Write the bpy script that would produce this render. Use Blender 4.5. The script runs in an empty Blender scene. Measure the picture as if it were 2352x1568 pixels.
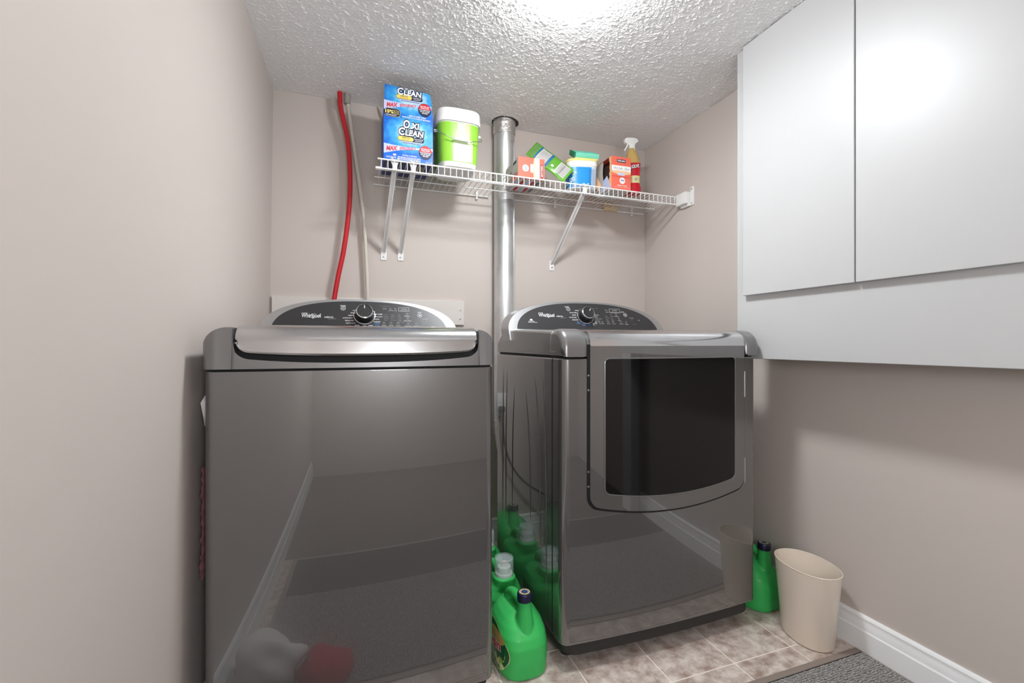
import bpy, bmesh, math, random
from mathutils import Vector, Matrix
random.seed(7)
S = bpy.context.scene
COL = S.collection
PI = math.pi

# ------------------------------------------------------------------ camera, light, exposure
cam_d = bpy.data.cameras.new('camera'); cam = bpy.data.objects.new('camera', cam_d); COL.objects.link(cam)
cam.location = (0, 0, 1.0)
cam.rotation_euler = (PI/2, 0, -math.radians(19.315))
cam_d.sensor_width = 36.0; cam_d.lens = 15.765; cam_d.shift_y = 3/2352
cam_d.clip_start = 0.01
S.camera = cam
S.view_settings.view_transform = 'Standard'
S.view_settings.look = 'None'
S.view_settings.gamma = 1.0
S.view_settings.use_curve_mapping = False
S.view_settings.exposure = 0.0
LAMP_POWER = 165.0          # emission of the ceiling dome
FILL_POWER = 37.0          # emission of the added fill globe in the hallway
WORLD = 0.05

world = bpy.data.worlds.new('world'); S.world = world; world.use_nodes = True
bg = world.node_tree.nodes['Background']
bg.inputs[0].default_value = (1.0, 0.99, 0.98, 1); bg.inputs[1].default_value = WORLD

# ------------------------------------------------------------------ materials
M = {}
def srgb(r, g, b):
    f = lambda c: (c/255/12.92) if c/255 <= 0.04045 else ((c/255+0.055)/1.055)**2.4
    return (f(r), f(g), f(b), 1)
def mat(name, col, rough=0.5, metal=0.0, spec=0.5, coat=0.0, coat_r=0.05, trans=0.0, emit=None, estr=0.0, ior=1.45, alpha=1.0):
    m = bpy.data.materials.new(name); m.use_nodes = True
    p = m.node_tree.nodes['Principled BSDF']
    p.inputs['Base Color'].default_value = col if len(col) == 4 else (*col, 1)
    p.inputs['Roughness'].default_value = rough
    p.inputs['Metallic'].default_value = metal
    p.inputs['Specular IOR Level'].default_value = spec
    p.inputs['Coat Weight'].default_value = coat
    p.inputs['Coat Roughness'].default_value = coat_r
    p.inputs['Transmission Weight'].default_value = trans
    p.inputs['IOR'].default_value = ior
    p.inputs['Alpha'].default_value = alpha
    if emit:
        p.inputs['Emission Color'].default_value = (*emit, 1); p.inputs['Emission Strength'].default_value = estr
    M[name] = m
    return m
def nodes(m):
    nt = m.node_tree
    return nt, nt.nodes['Principled BSDF']
def add(nt, t, **kw):
    n = nt.nodes.new(t)
    for k, v in kw.items():
        if k in n.inputs: n.inputs[k].default_value = v
        else: setattr(n, k, v)
    return n
def coords(nt, kind='Object', scale=None):
    if kind == 'World':
        g = nt.nodes.new('ShaderNodeNewGeometry'); out = g.outputs['Position']
    else:
        g = nt.nodes.new('ShaderNodeTexCoord'); out = g.outputs[kind]
    if scale:
        mp = nt.nodes.new('ShaderNodeMapping'); mp.inputs['Scale'].default_value = scale
        nt.links.new(out, mp.inputs['Vector']); out = mp.outputs['Vector']
    return out
def bump(m, scale, strength, dist=0.002, detail=4, kind='World', vec_scale=None, tex='noise'):
    nt, p = nodes(m)
    if tex == 'noise':
        n = add(nt, 'ShaderNodeTexNoise', Scale=scale, Detail=detail, Roughness=0.6)
        o = n.outputs['Fac']
    else:
        n = add(nt, 'ShaderNodeTexVoronoi', Scale=scale); o = n.outputs['Distance']
    nt.links.new(coords(nt, kind, vec_scale), n.inputs['Vector'])
    b = add(nt, 'ShaderNodeBump', Strength=strength, Distance=dist)
    nt.links.new(o, b.inputs['Height']); nt.links.new(b.outputs['Normal'], p.inputs['Normal'])
    return n
def mottle(m, c1, c2, scale, lo=0.35, hi=0.65, detail=6, kind='World', vec_scale=None):
    nt, p = nodes(m)
    n = add(nt, 'ShaderNodeTexNoise', Scale=scale, Detail=detail, Roughness=0.65)
    nt.links.new(coords(nt, kind, vec_scale), n.inputs['Vector'])
    r = nt.nodes.new('ShaderNodeValToRGB')
    r.color_ramp.elements[0].position = lo; r.color_ramp.elements[0].color = c1
    r.color_ramp.elements[1].position = hi; r.color_ramp.elements[1].color = c2
    nt.links.new(n.outputs['Fac'], r.inputs['Fac']); nt.links.new(r.outputs['Color'], p.inputs['Base Color'])
    return r

mat('wall', srgb(201, 191, 184), 0.55, spec=0.35); bump(M['wall'], 260, 0.10, 0.001, 3)
mat('ceiling', srgb(246, 246, 246), 0.9, spec=0.2)
nt, p = nodes(M['ceiling'])
n1 = add(nt, 'ShaderNodeTexNoise', Scale=115, Detail=3, Roughness=0.6)
n2 = add(nt, 'ShaderNodeTexVoronoi', Scale=150)
cc = coords(nt, 'World')
nt.links.new(cc, n1.inputs['Vector']); nt.links.new(cc, n2.inputs['Vector'])
mm = add(nt, 'ShaderNodeMath', operation='SUBTRACT'); nt.links.new(n1.outputs['Fac'], mm.inputs[0])
mu = add(nt, 'ShaderNodeMath', operation='MULTIPLY'); mu.inputs[1].default_value = 0.5
nt.links.new(n2.outputs['Distance'], mu.inputs[0]); nt.links.new(mu.outputs[0], mm.inputs[1])
bb = add(nt, 'ShaderNodeBump', Strength=1.0, Distance=0.003)
nt.links.new(mm.outputs[0], bb.inputs['Height']); nt.links.new(bb.outputs['Normal'], p.inputs['Normal'])
mat('tile', srgb(178, 164, 154), 0.35, spec=0.5)
mottle(M['tile'], srgb(160, 138, 126), srgb(222, 211, 202), 22, 0.36, 0.62, 12)
nt, p = nodes(M['tile'])
nb = add(nt, 'ShaderNodeTexNoise', Scale=60, Detail=5); nt.links.new(coords(nt, 'World'), nb.inputs['Vector'])
b_ = add(nt, 'ShaderNodeBump', Strength=0.25, Distance=0.002); nt.links.new(nb.outputs['Fac'], b_.inputs['Height']); nt.links.new(b_.outputs['Normal'], p.inputs['Normal'])
mat('hall_floor', srgb(118, 110, 104), 0.9, spec=0.1); bump(M['hall_floor'], 300, 0.5)
mat('grout', srgb(240, 230, 219), 0.8); bump(M['grout'], 300, 0.2)
mat('white_paint', srgb(188, 188, 188), 0.40, spec=0.5); bump(M['white_paint'], 420, 0.05, 0.0006, 2)
mat('trim_white', srgb(243, 244, 245), 0.28, spec=0.5)
mat('shelf_white', srgb(236, 235, 233), 0.35)
mat('clip_plastic', srgb(226, 225, 220), 0.4)
mat('board_paint', srgb(214, 208, 202), 0.5); bump(M['board_paint'], 200, 0.1, 0.001)
mat('graphite', (0.145, 0.142, 0.140), 0.26, metal=0.55, coat=1.0, coat_r=0.008)
M['graphite'].node_tree.nodes['Principled BSDF'].inputs['Coat IOR'].default_value = 1.85
mat('graphite_top', (0.21, 0.207, 0.207), 0.30, metal=0.6, coat=0.7, coat_r=0.08)
mat('silver', (0.42, 0.42, 0.425), 0.32, metal=0.85)
mat('lid_metal', (0.50, 0.50, 0.505), 0.17, metal=0.95)
mat('chrome', (0.62, 0.62, 0.63), 0.13, metal=1.0)
mat('panel_dark', (0.030, 0.029, 0.030), 0.35, spec=0.4); bump(M['panel_dark'], 500, 0.03, 0.0003)
mat('black', (0.006, 0.006, 0.006), 0.6)
mat('toe_dark', (0.022, 0.021, 0.021), 0.45)
mat('glass_black', (0.0045, 0.0045, 0.005), 0.04, spec=0.45)
mat('knob_dark', (0.025, 0.025, 0.026), 0.35, metal=0.3)
mat('print_white', srgb(225, 225, 225), 0.5)
mat('print_grey', srgb(150, 150, 150), 0.5)
mat('print_blue', srgb(92, 130, 180), 0.5)
mat('galv', (0.66, 0.67, 0.67), 0.38, metal=0.8)
mottle(M['galv'], (0.56, 0.57, 0.57, 1), (0.72, 0.73, 0.73, 1), 18, vec_scale=(1, 1, 0.35))
mat('foil', (0.70, 0.69, 0.67), 0.22, metal=1.0); bump(M['foil'], 70, 0.9, 0.006, 5)
mat('pex_red', srgb(190, 28, 38), 0.35)
mat('pex_white', srgb(206, 200, 188), 0.4, trans=0.0)
mat('sleeve', srgb(150, 146, 140), 0.5)
mat('rubber_dark', (0.012, 0.012, 0.012), 0.5)
mat('wood', srgb(214, 190, 152), 0.6); mottle(M['wood'], srgb(200, 172, 132), srgb(224, 203, 168), 30, vec_scale=(1, 1, 6))
mat('jug_green', srgb(60, 186, 94), 0.36, spec=0.4)
mat('jug_label', srgb(24, 92, 52), 0.35)
mat('cap_navy', srgb(26, 28, 58), 0.35)
mat('cap_ring', srgb(214, 206, 150), 0.4)
mat('cap_core', srgb(50, 74, 150), 0.4)
mat('clear', srgb(214, 232, 230), 0.06, alpha=0.26)
mat('white_plastic', srgb(238, 238, 236), 0.35)
mat('pink', srgb(224, 150, 150), 0.5)
mat('basket', srgb(232, 219, 204), 0.25, spec=0.5, coat=0.3)
mat('scuff', srgb(120, 105, 92), 0.6)
mat('mat_border', srgb(150, 136, 127), 0.6)
mat('mat_pile', srgb(150, 148, 146), 0.95, spec=0.1); mottle(M['mat_pile'], srgb(128, 126, 123), srgb(188, 185, 181), 190, 0.35, 0.65)
mat('mat_gap', srgb(62, 60, 58), 0.95)
mat('box_navy', srgb(34, 44, 100), 0.5)
mat('box_side', srgb(52, 92, 178), 0.5)
mat('cardboard', srgb(176, 164, 150), 0.8)
mat('red', srgb(204, 40, 52), 0.45)
mat('print_red', srgb(222, 62, 74), 0.5)
mat('lavender', srgb(200, 208, 238), 0.5)
mat('yellow', srgb(240, 220, 110), 0.5)
mat('navy', srgb(26, 28, 62), 0.5)
mat('white_print', srgb(246, 246, 246), 0.5)
mat('lime', srgb(140, 200, 62), 0.3)
nt, p = nodes(M['lime'])
mat('lime_pale', srgb(206, 232, 158), 0.35)
mat('bucket_white', srgb(240, 240, 238), 0.3)
mat('wire', (0.5, 0.5, 0.5), 0.3, metal=1.0)
mat('coral', srgb(238, 112, 92), 0.45)
mat('coral_light', srgb(247, 196, 150), 0.45)
mat('box_grey', srgb(205, 203, 198), 0.5)
mat('tub_blue', srgb(28, 144, 214), 0.35)
mat('tub_pale', srgb(196, 216, 234), 0.4)
mat('tub_yellow', srgb(238, 226, 130), 0.4)
mat('sponge', srgb(128, 222, 196), 0.85); bump(M['sponge'], 160, 0.6, 0.003)
mat('scour', srgb(40, 142, 100), 0.95); bump(M['scour'], 300, 0.8, 0.003)
mat('sponge_pale', srgb(236, 232, 190), 0.9); bump(M['sponge_pale'], 160, 0.6, 0.003)
mat('pouch', srgb(94, 160, 50), 0.3, spec=0.5)
mat('pouch_blue', srgb(40, 100, 160), 0.4)
mat('inside_dark', srgb(62, 44, 38), 0.8)
mat('bottle_red', srgb(190, 20, 36), 0.2, coat=0.4)
mat('amber', srgb(190, 160, 92), 0.2, coat=0.4)
mat('text_grey', srgb(120, 120, 126), 0.5)
mat('text_blue', srgb(70, 80, 130), 0.5)
mat('cloth_white', srgb(226, 222, 220), 0.9)
mat('cloth_pink', srgb(128, 84, 88), 0.9)
mat('cloth_red', srgb(176, 36, 60), 0.85)
mat('lamp_glass', (0.95, 0.95, 0.95), 0.4, emit=(0.955, 0.99, 1.02), estr=LAMP_POWER)
mat('fill_glass', (0.95, 0.95, 0.95), 0.4, emit=(0.945, 0.99, 1.035), estr=FILL_POWER)
mat('lamp_metal', srgb(150, 150, 152), 0.35, metal=0.8)
# blue swirl of the big detergent box: flat print, so colour only
mat('oxi_blue', srgb(20, 110, 214), 0.35)
nt, p = nodes(M['oxi_blue'])
tc = coords(nt, 'Object')
mp = nt.nodes.new('ShaderNodeMapping'); mp.inputs['Location'].default_value = (-0.01, 0, -0.118); nt.links.new(tc, mp.inputs['Vector'])
sx = nt.nodes.new('ShaderNodeSeparateXYZ'); nt.links.new(mp.outputs['Vector'], sx.inputs['Vector'])
def mth(op, a, b=None):
    n = add(nt, 'ShaderNodeMath', operation=op)
    for i, v in enumerate((a, b)):
        if v is None: continue
        if isinstance(v, (int, float)): n.inputs[i].default_value = v
        else: nt.links.new(v, n.inputs[i])
    return n.outputs[0]
xx, zz = sx.outputs['X'], sx.outputs['Z']
# two glows: one behind the main logo, one on the flap
def glow(cz):
    dz = mth('SUBTRACT', zz, cz)
    d = mth('ADD', mth('MULTIPLY', mth('MULTIPLY', xx, xx), 0.55), mth('MULTIPLY', dz, dz))
    return mth('SUBTRACT', 1.0, mth('MULTIPLY', mth('SQRT', d), 11.5))
g1 = mth('MAXIMUM', glow(0.0), glow(0.15)); 
nz = add(nt, 'ShaderNodeTexNoise', Scale=45, Detail=6); nt.links.new(tc, nz.inputs['Vector'])
g2 = mth('ADD', g1, mth('MULTIPLY', mth('SUBTRACT', nz.outputs['Fac'], 0.5), 0.7))
rp = nt.nodes.new('ShaderNodeValToRGB'); nt.links.new(g2, rp.inputs['Fac'])
rp.color_ramp.elements[0].position = 0.0; rp.color_ramp.elements[0].color = srgb(14, 104, 210)
rp.color_ramp.elements[1].position = 0.75; rp.color_ramp.elements[1].color = srgb(190, 232, 250)
e = rp.color_ramp.elements.new(0.38); e.color = srgb(66, 172, 232)
nt.links.new(rp.outputs['Color'], p.inputs['Base Color'])

# ------------------------------------------------------------------ mesh helpers
WL = {}          # world origin of each object (no rotation while building)
def worigin(o): return WL.get(o.name, Vector((0, 0, 0)))
def empty(name, loc, label, cat, group=None):
    o = bpy.data.objects.new(name, None); COL.objects.link(o); o.location = loc
    o.empty_display_size = 0.05
    o['label'] = label; o['category'] = cat
    if group: o['group'] = group
    WL[o.name] = Vector(loc)
    return o
def finish(me, angle=40, smooth=True):
    if smooth:
        for pgn in me.polygons: pgn.use_smooth = True
        me.set_sharp_from_angle(angle=math.radians(angle))
def obj(name, geo, material, parent=None, smooth=True, angle=40, at=None, **props):
    """geo = bmesh or (verts, faces) in WORLD coordinates."""
    me = bpy.data.meshes.new(name)
    org = worigin(parent) if parent else Vector(at or (0, 0, 0))
    if isinstance(geo, bmesh.types.BMesh):
        bm = geo
    else:
        bm = bmesh.new()
        vs = [bm.verts.new(v) for v in geo[0]]
        for f in geo[1]:
            try: bm.faces.new([vs[i] for i in f])
            except ValueError: pass
    bmesh.ops.recalc_face_normals(bm, faces=bm.faces)
    bmesh.ops.translate(bm, verts=bm.verts, vec=-org)
    bm.to_mesh(me); bm.free()
    finish(me, angle, smooth)
    for m in (material if isinstance(material, (list, tuple)) else [material]):
        me.materials.append(M[m] if isinstance(m, str) else m)
    o = bpy.data.objects.new(name, me); COL.objects.link(o)
    if parent: o.parent = parent
    else: o.location = org
    WL[o.name] = org
    for k, v in props.items(): o[k] = v
    return o
def struct(name, geo, m, **kw):
    o = obj(name, geo, m, **kw); o['kind'] = 'structure'; return o

def merge(*bms):
    out = bmesh.new()
    for b in bms:
        me = bpy.data.meshes.new('tmp'); b.to_mesh(me); b.free(); out.from_mesh(me); bpy.data.meshes.remove(me)
    return out
def box(x0, x1, y0, y1, z0, z1, bev=0.0, seg=2):
    bm = bmesh.new()
    bmesh.ops.create_cube(bm, size=1)
    for v in bm.verts:
        v.co = Vector((x0 if v.co.x < 0 else x1, y0 if v.co.y < 0 else y1, z0 if v.co.z < 0 else z1))
    if bev: bmesh.ops.bevel(bm, geom=bm.edges[:], offset=bev, segments=seg, profile=0.5, affect='EDGES', clamp_overlap=True)
    return bm
def hexa(c):
    """8 corners: bottom 4 (ccw) then top 4."""
    return (c, [(0, 1, 2, 3), (4, 5, 6, 7), (0, 1, 5, 4), (1, 2, 6, 5), (2, 3, 7, 6), (3, 0, 4, 7)])
def prism(poly, fn, c0, c1, bev=0.0, seg=2):
    """poly 2D closed outline; fn(a,b,c)->xyz; caps bevelled."""
    bm = bmesh.new(); n = len(poly)
    A = [bm.verts.new(fn(a, b, c0)) for a, b in poly]
    B = [bm.verts.new(fn(a, b, c1)) for a, b in poly]
    bm.faces.new(A); bm.faces.new(B[::-1])
    for i in range(n): bm.faces.new((A[i], A[(i+1) % n], B[(i+1) % n], B[i]))
    bmesh.ops.recalc_face_normals(bm, faces=bm.faces)
    if bev:
        sa, sb = set(A), set(B)
        ed = [e for e in bm.edges if (e.verts[0] in sa and e.verts[1] in sa) or (e.verts[0] in sb and e.verts[1] in sb)]
        bmesh.ops.bevel(bm, geom=ed, offset=bev, segments=seg, profile=0.5, affect='EDGES', clamp_overlap=True)
    return bm
def spline(pts, sub=8):
    pts = [Vector(p) for p in pts]; out = []
    for i in range(len(pts)-1):
        p0 = pts[max(i-1, 0)]; p1 = pts[i]; p2 = pts[i+1]; p3 = pts[min(i+2, len(pts)-1)]
        for k in range(sub):
            t = k/sub
            out.append(0.5*((2*p1)+(p2-p0)*t+(2*p0-5*p1+4*p2-p3)*t*t+(3*p1-p0-3*p2+p3)*t**3))
    out.append(pts[-1]); return out
def tube(pts, r, seg=8, sub=0, closed_caps=True, rfun=None):
    pts = [Vector(p) for p in pts]
    if sub: pts = spline(pts, sub)
    bm = bmesh.new(); rings = []
    d0 = (pts[1]-pts[0]).normalized()
    up = Vector((0, 0, 1)) if abs(d0.z) < 0.9 else Vector((1, 0, 0))
    nx = d0.cross(up).normalized()
    for i, p in enumerate(pts):
        if i == 0: d = pts[1]-pts[0]
        elif i == len(pts)-1: d = pts[-1]-pts[-2]
        else: d = pts[i+1]-pts[i-1]
        d.normalize()
        nx = (nx - d*nx.dot(d)).normalized(); ny = d.cross(nx)
        rr = rfun(i/(len(pts)-1)) if rfun else r
        rings.append([bm.verts.new(p+nx*math.cos(2*PI*k/seg)*rr+ny*math.sin(2*PI*k/seg)*rr) for k in range(seg)])
    for a, b in zip(rings, rings[1:]):
        for k in range(seg): bm.faces.new((a[k], a[(k+1) % seg], b[(k+1) % seg], b[k]))
    if closed_caps: bm.faces.new(rings[0][::-1]); bm.faces.new(rings[-1])
    return bm
def loft(rings, cap0=True, cap1=True):
    bm = bmesh.new(); R = [[bm.verts.new(p) for p in r] for r in rings]; n = len(R[0])
    for a, b in zip(R, R[1:]):
        for k in range(n): bm.faces.new((a[k], a[(k+1) % n], b[(k+1) % n], b[k]))
    if cap0: bm.faces.new(R[0][::-1])
    if cap1: bm.faces.new(R[-1])
    return bm
def lathe(prof, c, seg=32, axis='z', cap=True):
    rings = []
    for r, h in prof:
        rg = []
        for k in range(seg):
            a = 2*PI*k/seg
            if axis == 'z': rg.append((c[0]+r*math.cos(a), c[1]+r*math.sin(a), c[2]+h))
            elif axis == 'y': rg.append((c[0]+r*math.cos(a), c[1]+h, c[2]+r*math.sin(a)))
            else: rg.append((c[0]+h, c[1]+r*math.cos(a), c[2]+r*math.sin(a)))
        rings.append(rg)
    return loft(rings, cap, cap)
def superell(cx, cy, z, a, b, p=3.0, n=40, rot=0.0):
    out = []
    for k in range(n):
        t = 2*PI*k/n; c, s = math.cos(t), math.sin(t)
        x = a*math.copysign(abs(c)**(2/p), c); y = b*math.copysign(abs(s)**(2/p), s)
        out.append((cx+x*math.cos(rot)-y*math.sin(rot), cy+x*math.sin(rot)+y*math.cos(rot), z))
    return out
def beam(p0, p1, w, h, side=(1, 0, 0)):
    p0, p1 = Vector(p0), Vector(p1); d = (p1-p0).normalized()
    s = Vector(side); s = (s-d*s.dot(d)).normalized(); t = d.cross(s)
    c = [p+s*a*w/2+t*b*h/2 for p in (p0, p1) for a, b in ((-1, -1), (1, -1), (1, 1), (-1, 1))]
    return hexa(c)
def tobm(geo):
    if isinstance(geo, bmesh.types.BMesh): return geo
    bm = bmesh.new(); vs = [bm.verts.new(v) for v in geo[0]]
    for f in geo[1]: bm.faces.new([vs[i] for i in f])
    return bm
def colshape(xs, zb, zt, yf, th):
    """solid whose outline is lower/upper curves over x; front at yf(x,z), thickness th."""
    bm = bmesh.new(); F = []
    for x in xs:
        b, t = zb(x), zt(x)
        if t < b+1e-4: t = b+1e-4
        F.append([bm.verts.new((x, yf(x, b), b)), bm.verts.new((x, yf(x, t), t)),
                  bm.verts.new((x, yf(x, b)+th, b)), bm.verts.new((x, yf(x, t)+th, t))])
    for a, b in zip(F, F[1:]):
        bm.faces.new((a[0], b[0], b[1], a[1])); bm.faces.new((a[2], a[3], b[3], b[2]))
        bm.faces.new((a[1], b[1], b[3], a[3])); bm.faces.new((a[0], a[2], b[2], b[0]))
    for q in (F[0], F[-1]): bm.faces.new((q[0], q[1], q[3], q[2]))
    return bm
def linsp(a, b, n): return [a+(b-a)*i/(n-1) for i in range(n)]
def cornersp(a, b, r, n=20, m=7):
    """x samples dense inside the rounded corners."""
    l = [a+r*(1-math.cos(PI/2*i/m)) for i in range(m)]
    return l+linsp(a+r, b-r, n)+[b-(x-a) for x in l[::-1]]
def rnd(x, a, b, r):
    """drop of a quarter circle near both ends: 0 inside, r at the ends."""
    d = min(x-a, b-x)
    if d >= r: return 0.0
    d = max(d, 0.0)
    return r-math.sqrt(max(r*r-(r-d)**2, 0))

# text -> flat mesh, cached
_tc = {}
def text_geo(s, bold=0.0, shear=0.0, spacing=1.0):
    key = (s, bold, shear, spacing)
    if key in _tc: return _tc[key]
    cu = bpy.data.curves.new('t', 'FONT'); cu.body = s; cu.size = 1.0; cu.offset = bold; cu.shear = shear
    cu.space_character = spacing; cu.resolution_u = 3; cu.fill_mode = 'FRONT'
    o = bpy.data.objects.new('t', cu); COL.objects.link(o)
    dg = bpy.context.evaluated_depsgraph_get()
    me = bpy.data.meshes.new_from_object(o.evaluated_get(dg))
    vs = [(v.co.x, v.co.y) for v in me.vertices]; fs = [tuple(pg.vertices) for pg in me.polygons]
    bpy.data.objects.remove(o); bpy.data.curves.remove(cu); bpy.data.meshes.remove(me)
    x0 = min(v[0] for v in vs); x1 = max(v[0] for v in vs); y0 = min(v[1] for v in vs); y1 = max(v[1] for v in vs)
    _tc[key] = ([(x-x0, y-y0) for x, y in vs], fs, x1-x0, y1-y0)
    return _tc[key]
class Print:
    """flat print on a face: origin, right, up, normal; one mesh with several inks."""
    def __init__(s, o, ex, ey, surf=None):
        s.o = Vector(o); s.ex = Vector(ex).normalized(); s.ey = Vector(ey).normalized(); s.n = s.ex.cross(s.ey)
        s.v = []; s.f = []; s.m = []; s.mats = []; s.surf = surf
    def mi(s, m):
        if m not in s.mats: s.mats.append(m)
        return s.mats.index(m)
    def pt(s, x, y, l):
        if s.surf: return s.surf(x, y, 0.0004+0.0003*l)
        return s.o+s.ex*x+s.ey*y+s.n*(0.0004+0.0003*l)
    def raw(s, pts, faces, m, l):
        b = len(s.v); s.v += [s.pt(x, y, l) for x, y in pts]
        for f in faces: s.f.append([b+i for i in f]); s.m.append(s.mi(m))
    def text(s, t, x, y, w, h, m, l=1, bold=0.0, shear=0.0, rot=0.0, align='c', spacing=1.0):
        vs, fs, tw, thh = text_geo(t, bold, shear, spacing)
        if w is None: w = tw*h/thh
        ox = -w/2 if align == 'c' else 0.0
        P = []
        for a, b in vs:
            a, b = a/tw*w+ox, b/thh*h-h/2
            P.append((x+a*math.cos(rot)-b*math.sin(rot), y+a*math.sin(rot)+b*math.cos(rot)))
        s.raw(P, fs, m, l)
    def poly(s, pts, m, l=0): s.raw(pts, [list(range(len(pts)))], m, l)
    def rect(s, x0, x1, y0, y1, m, l=0, r=0.0, n=5):
        if r <= 0: s.poly([(x0, y0), (x1, y0), (x1, y1), (x0, y1)], m, l); return
        P = []
        for cx, cy, a0 in ((x1-r, y0+r, -PI/2), (x1-r, y1-r, 0), (x0+r, y1-r, PI/2), (x0+r, y0+r, PI)):
            for i in range(n+1): P.append((cx+r*math.cos(a0+PI/2*i/n), cy+r*math.sin(a0+PI/2*i/n)))
        s.poly(P, m, l)
    def disc(s, x, y, a, b, m, l=0, n=28, a0=0, a1=2*PI): s.poly([(x+a*math.cos(a0+(a1-a0)*i/n), y+b*math.sin(a0+(a1-a0)*i/n)) for i in range(n if a1-a0 > 6 else n+1)], m, l)
    def ring(s, x, y, r, w, m, l=0, n=24):
        o = [(x+r*math.cos(2*PI*i/n), y+r*math.sin(2*PI*i/n)) for i in range(n)]
        i_ = [(x+(r-w)*math.cos(2*PI*i/n), y+(r-w)*math.sin(2*PI*i/n)) for i in range(n)]
        s.raw(o+i_, [(i, (i+1) % n, n+(i+1) % n, n+i) for i in range(n)], m, l)
    def frame(s, x0, x1, y0, y1, w, m, l=0):
        s.rect(x0, x1, y0, y0+w, m, l); s.rect(x0, x1, y1-w, y1, m, l); s.rect(x0, x0+w, y0, y1, m, l); s.rect(x1-w, x1, y0, y1, m, l)
    def lines(s, x0, x1, y0, y1, n, m, l=1, fill=0.45, seed=1):
        rr = random.Random(seed); st = (y1-y0)/n
        for i in range(n):
            y = y0+st*i
            x = x0
            while x < x1-0.0005:
                wd = rr.uniform(0.004, 0.012)
                s.rect(x, min(x+wd, x1), y, y+st*fill, m, l); x += wd+0.0012
    def build(s, name, parent, **kw):
        me = bpy.data.meshes.new(name); org = worigin(parent)
        me.from_pydata([tuple(v-org) for v in s.v], [], s.f)
        for m in s.mats: me.materials.append(M[m])
        me.polygons.foreach_set('material_index', s.m); me.update()
        o = bpy.data.objects.new(name, me); COL.objects.link(o); o.parent = parent; WL[o.name] = org
        for k, v in kw.items(): o[k] = v
        return o

def copy_tree(o, parent=None):
    c = o.copy(); COL.objects.link(c)
    if parent: c.parent = parent
    for ch in list(o.children): copy_tree(ch, c)
    return c

# ------------------------------------------------------------------ room
H = 2.10; XR = 1.568; YB = 2.177; YH = -1.25
def xl(y, z): return -0.333-0.012*(YB-y)/0.977-0.029*(H-z)/H
T = 0.10
struct('wall_back', box(-0.5, XR+T, YB, YB+T, -0.05, H+0.05), 'wall')
struct('wall_right', box(XR, XR+T, 0.02, YB, -0.05, H+0.05), 'wall')
c = [(-0.55, YH, -0.05), (xl(YH, -0.05), YH, -0.05), (xl(YB, -0.05), YB, -0.05), (-0.55, YB, -0.05),
     (-0.55, YH, H+0.05), (xl(YH, H), YH, H+0.05), (xl(YB, H), YB, H+0.05), (-0.55, YB, H+0.05)]
struct('wall_left', hexa(c), 'wall')
struct('wall_front', box(1.47, XR, 0.02, 0.12, -0.05, H+0.05), 'wall')
struct('wall_hall_end', box(-0.55, XR+T, YH-T, YH, -0.05, H+0.05), 'wall')
struct('wall_hall_side', box(XR, XR+T, YH, 0.02, -0.05, H+0.05), 'wall')
ceil = struct('ceiling', box(-0.6, XR+T, YH-T, YB+T, H, H+0.08), 'ceiling')
# sprayed stipple: real lumps on the part of the ceiling that can be seen
import numpy as np
def stipple(x0, x1, y0, y1, step, amp):
    nx, ny = int((x1-x0)/step)+1, int((y1-y0)/step)+1
    rg = np.random.default_rng(5); fx = np.fft.fftfreq(ny)[:, None]; fy = np.fft.fftfreq(nx)[None, :]
    def smooth(sig):
        n = np.fft.ifft2(np.fft.fft2(rg.standard_normal((ny, nx)))*np.exp(-2*(np.pi*sig)**2*(fx**2+fy**2))).real
        return n/n.std()
    h = np.clip(smooth(1.15)+0.35*smooth(2.6)-0.4, 0, 2.2)
    h = amp*(h/2.2)**0.8
    h[0, :] = h[-1, :] = 0; h[:, 0] = h[:, -1] = 0
    X, Y = np.meshgrid(np.linspace(x0, x1, nx), np.linspace(y0, y1, ny))
    co = np.stack([X, Y, H-0.0004-h], -1).reshape(-1, 3).astype(np.float32)
    i = np.arange(nx*ny).reshape(ny, nx)
    q = np.stack([i[:-1, :-1], i[1:, :-1], i[1:, 1:], i[:-1, 1:]], -1).reshape(-1, 4).astype(np.int32)
    me = bpy.data.meshes.new('stipple'); me.vertices.add(len(co)); me.vertices.foreach_set('co', co.ravel())
    me.loops.add(q.size); me.loops.foreach_set('vertex_index', q.ravel())
    me.polygons.add(len(q)); me.polygons.foreach_set('loop_start', np.arange(0, q.size, 4, dtype=np.int32))
    me.polygons.foreach_set('use_smooth', np.ones(len(q), dtype=bool)); me.update(calc_edges=True)
    me.materials.append(M['ceiling'])
    o = bpy.data.objects.new('stipple', me); COL.objects.link(o); o.parent = ceil; o['kind'] = 'stuff'
    return o
stipple(-0.345, XR, 0.82, YB, 0.0022, 0.0021)
floor = struct('floor', box(-0.45, XR+T, 0.10, YB+T, -0.05, -0.0025), 'grout')
struct('floor_hall', box(-0.45, XR+T, YH-T, 0.10, -0.05, 0.0), 'hall_floor')
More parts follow.
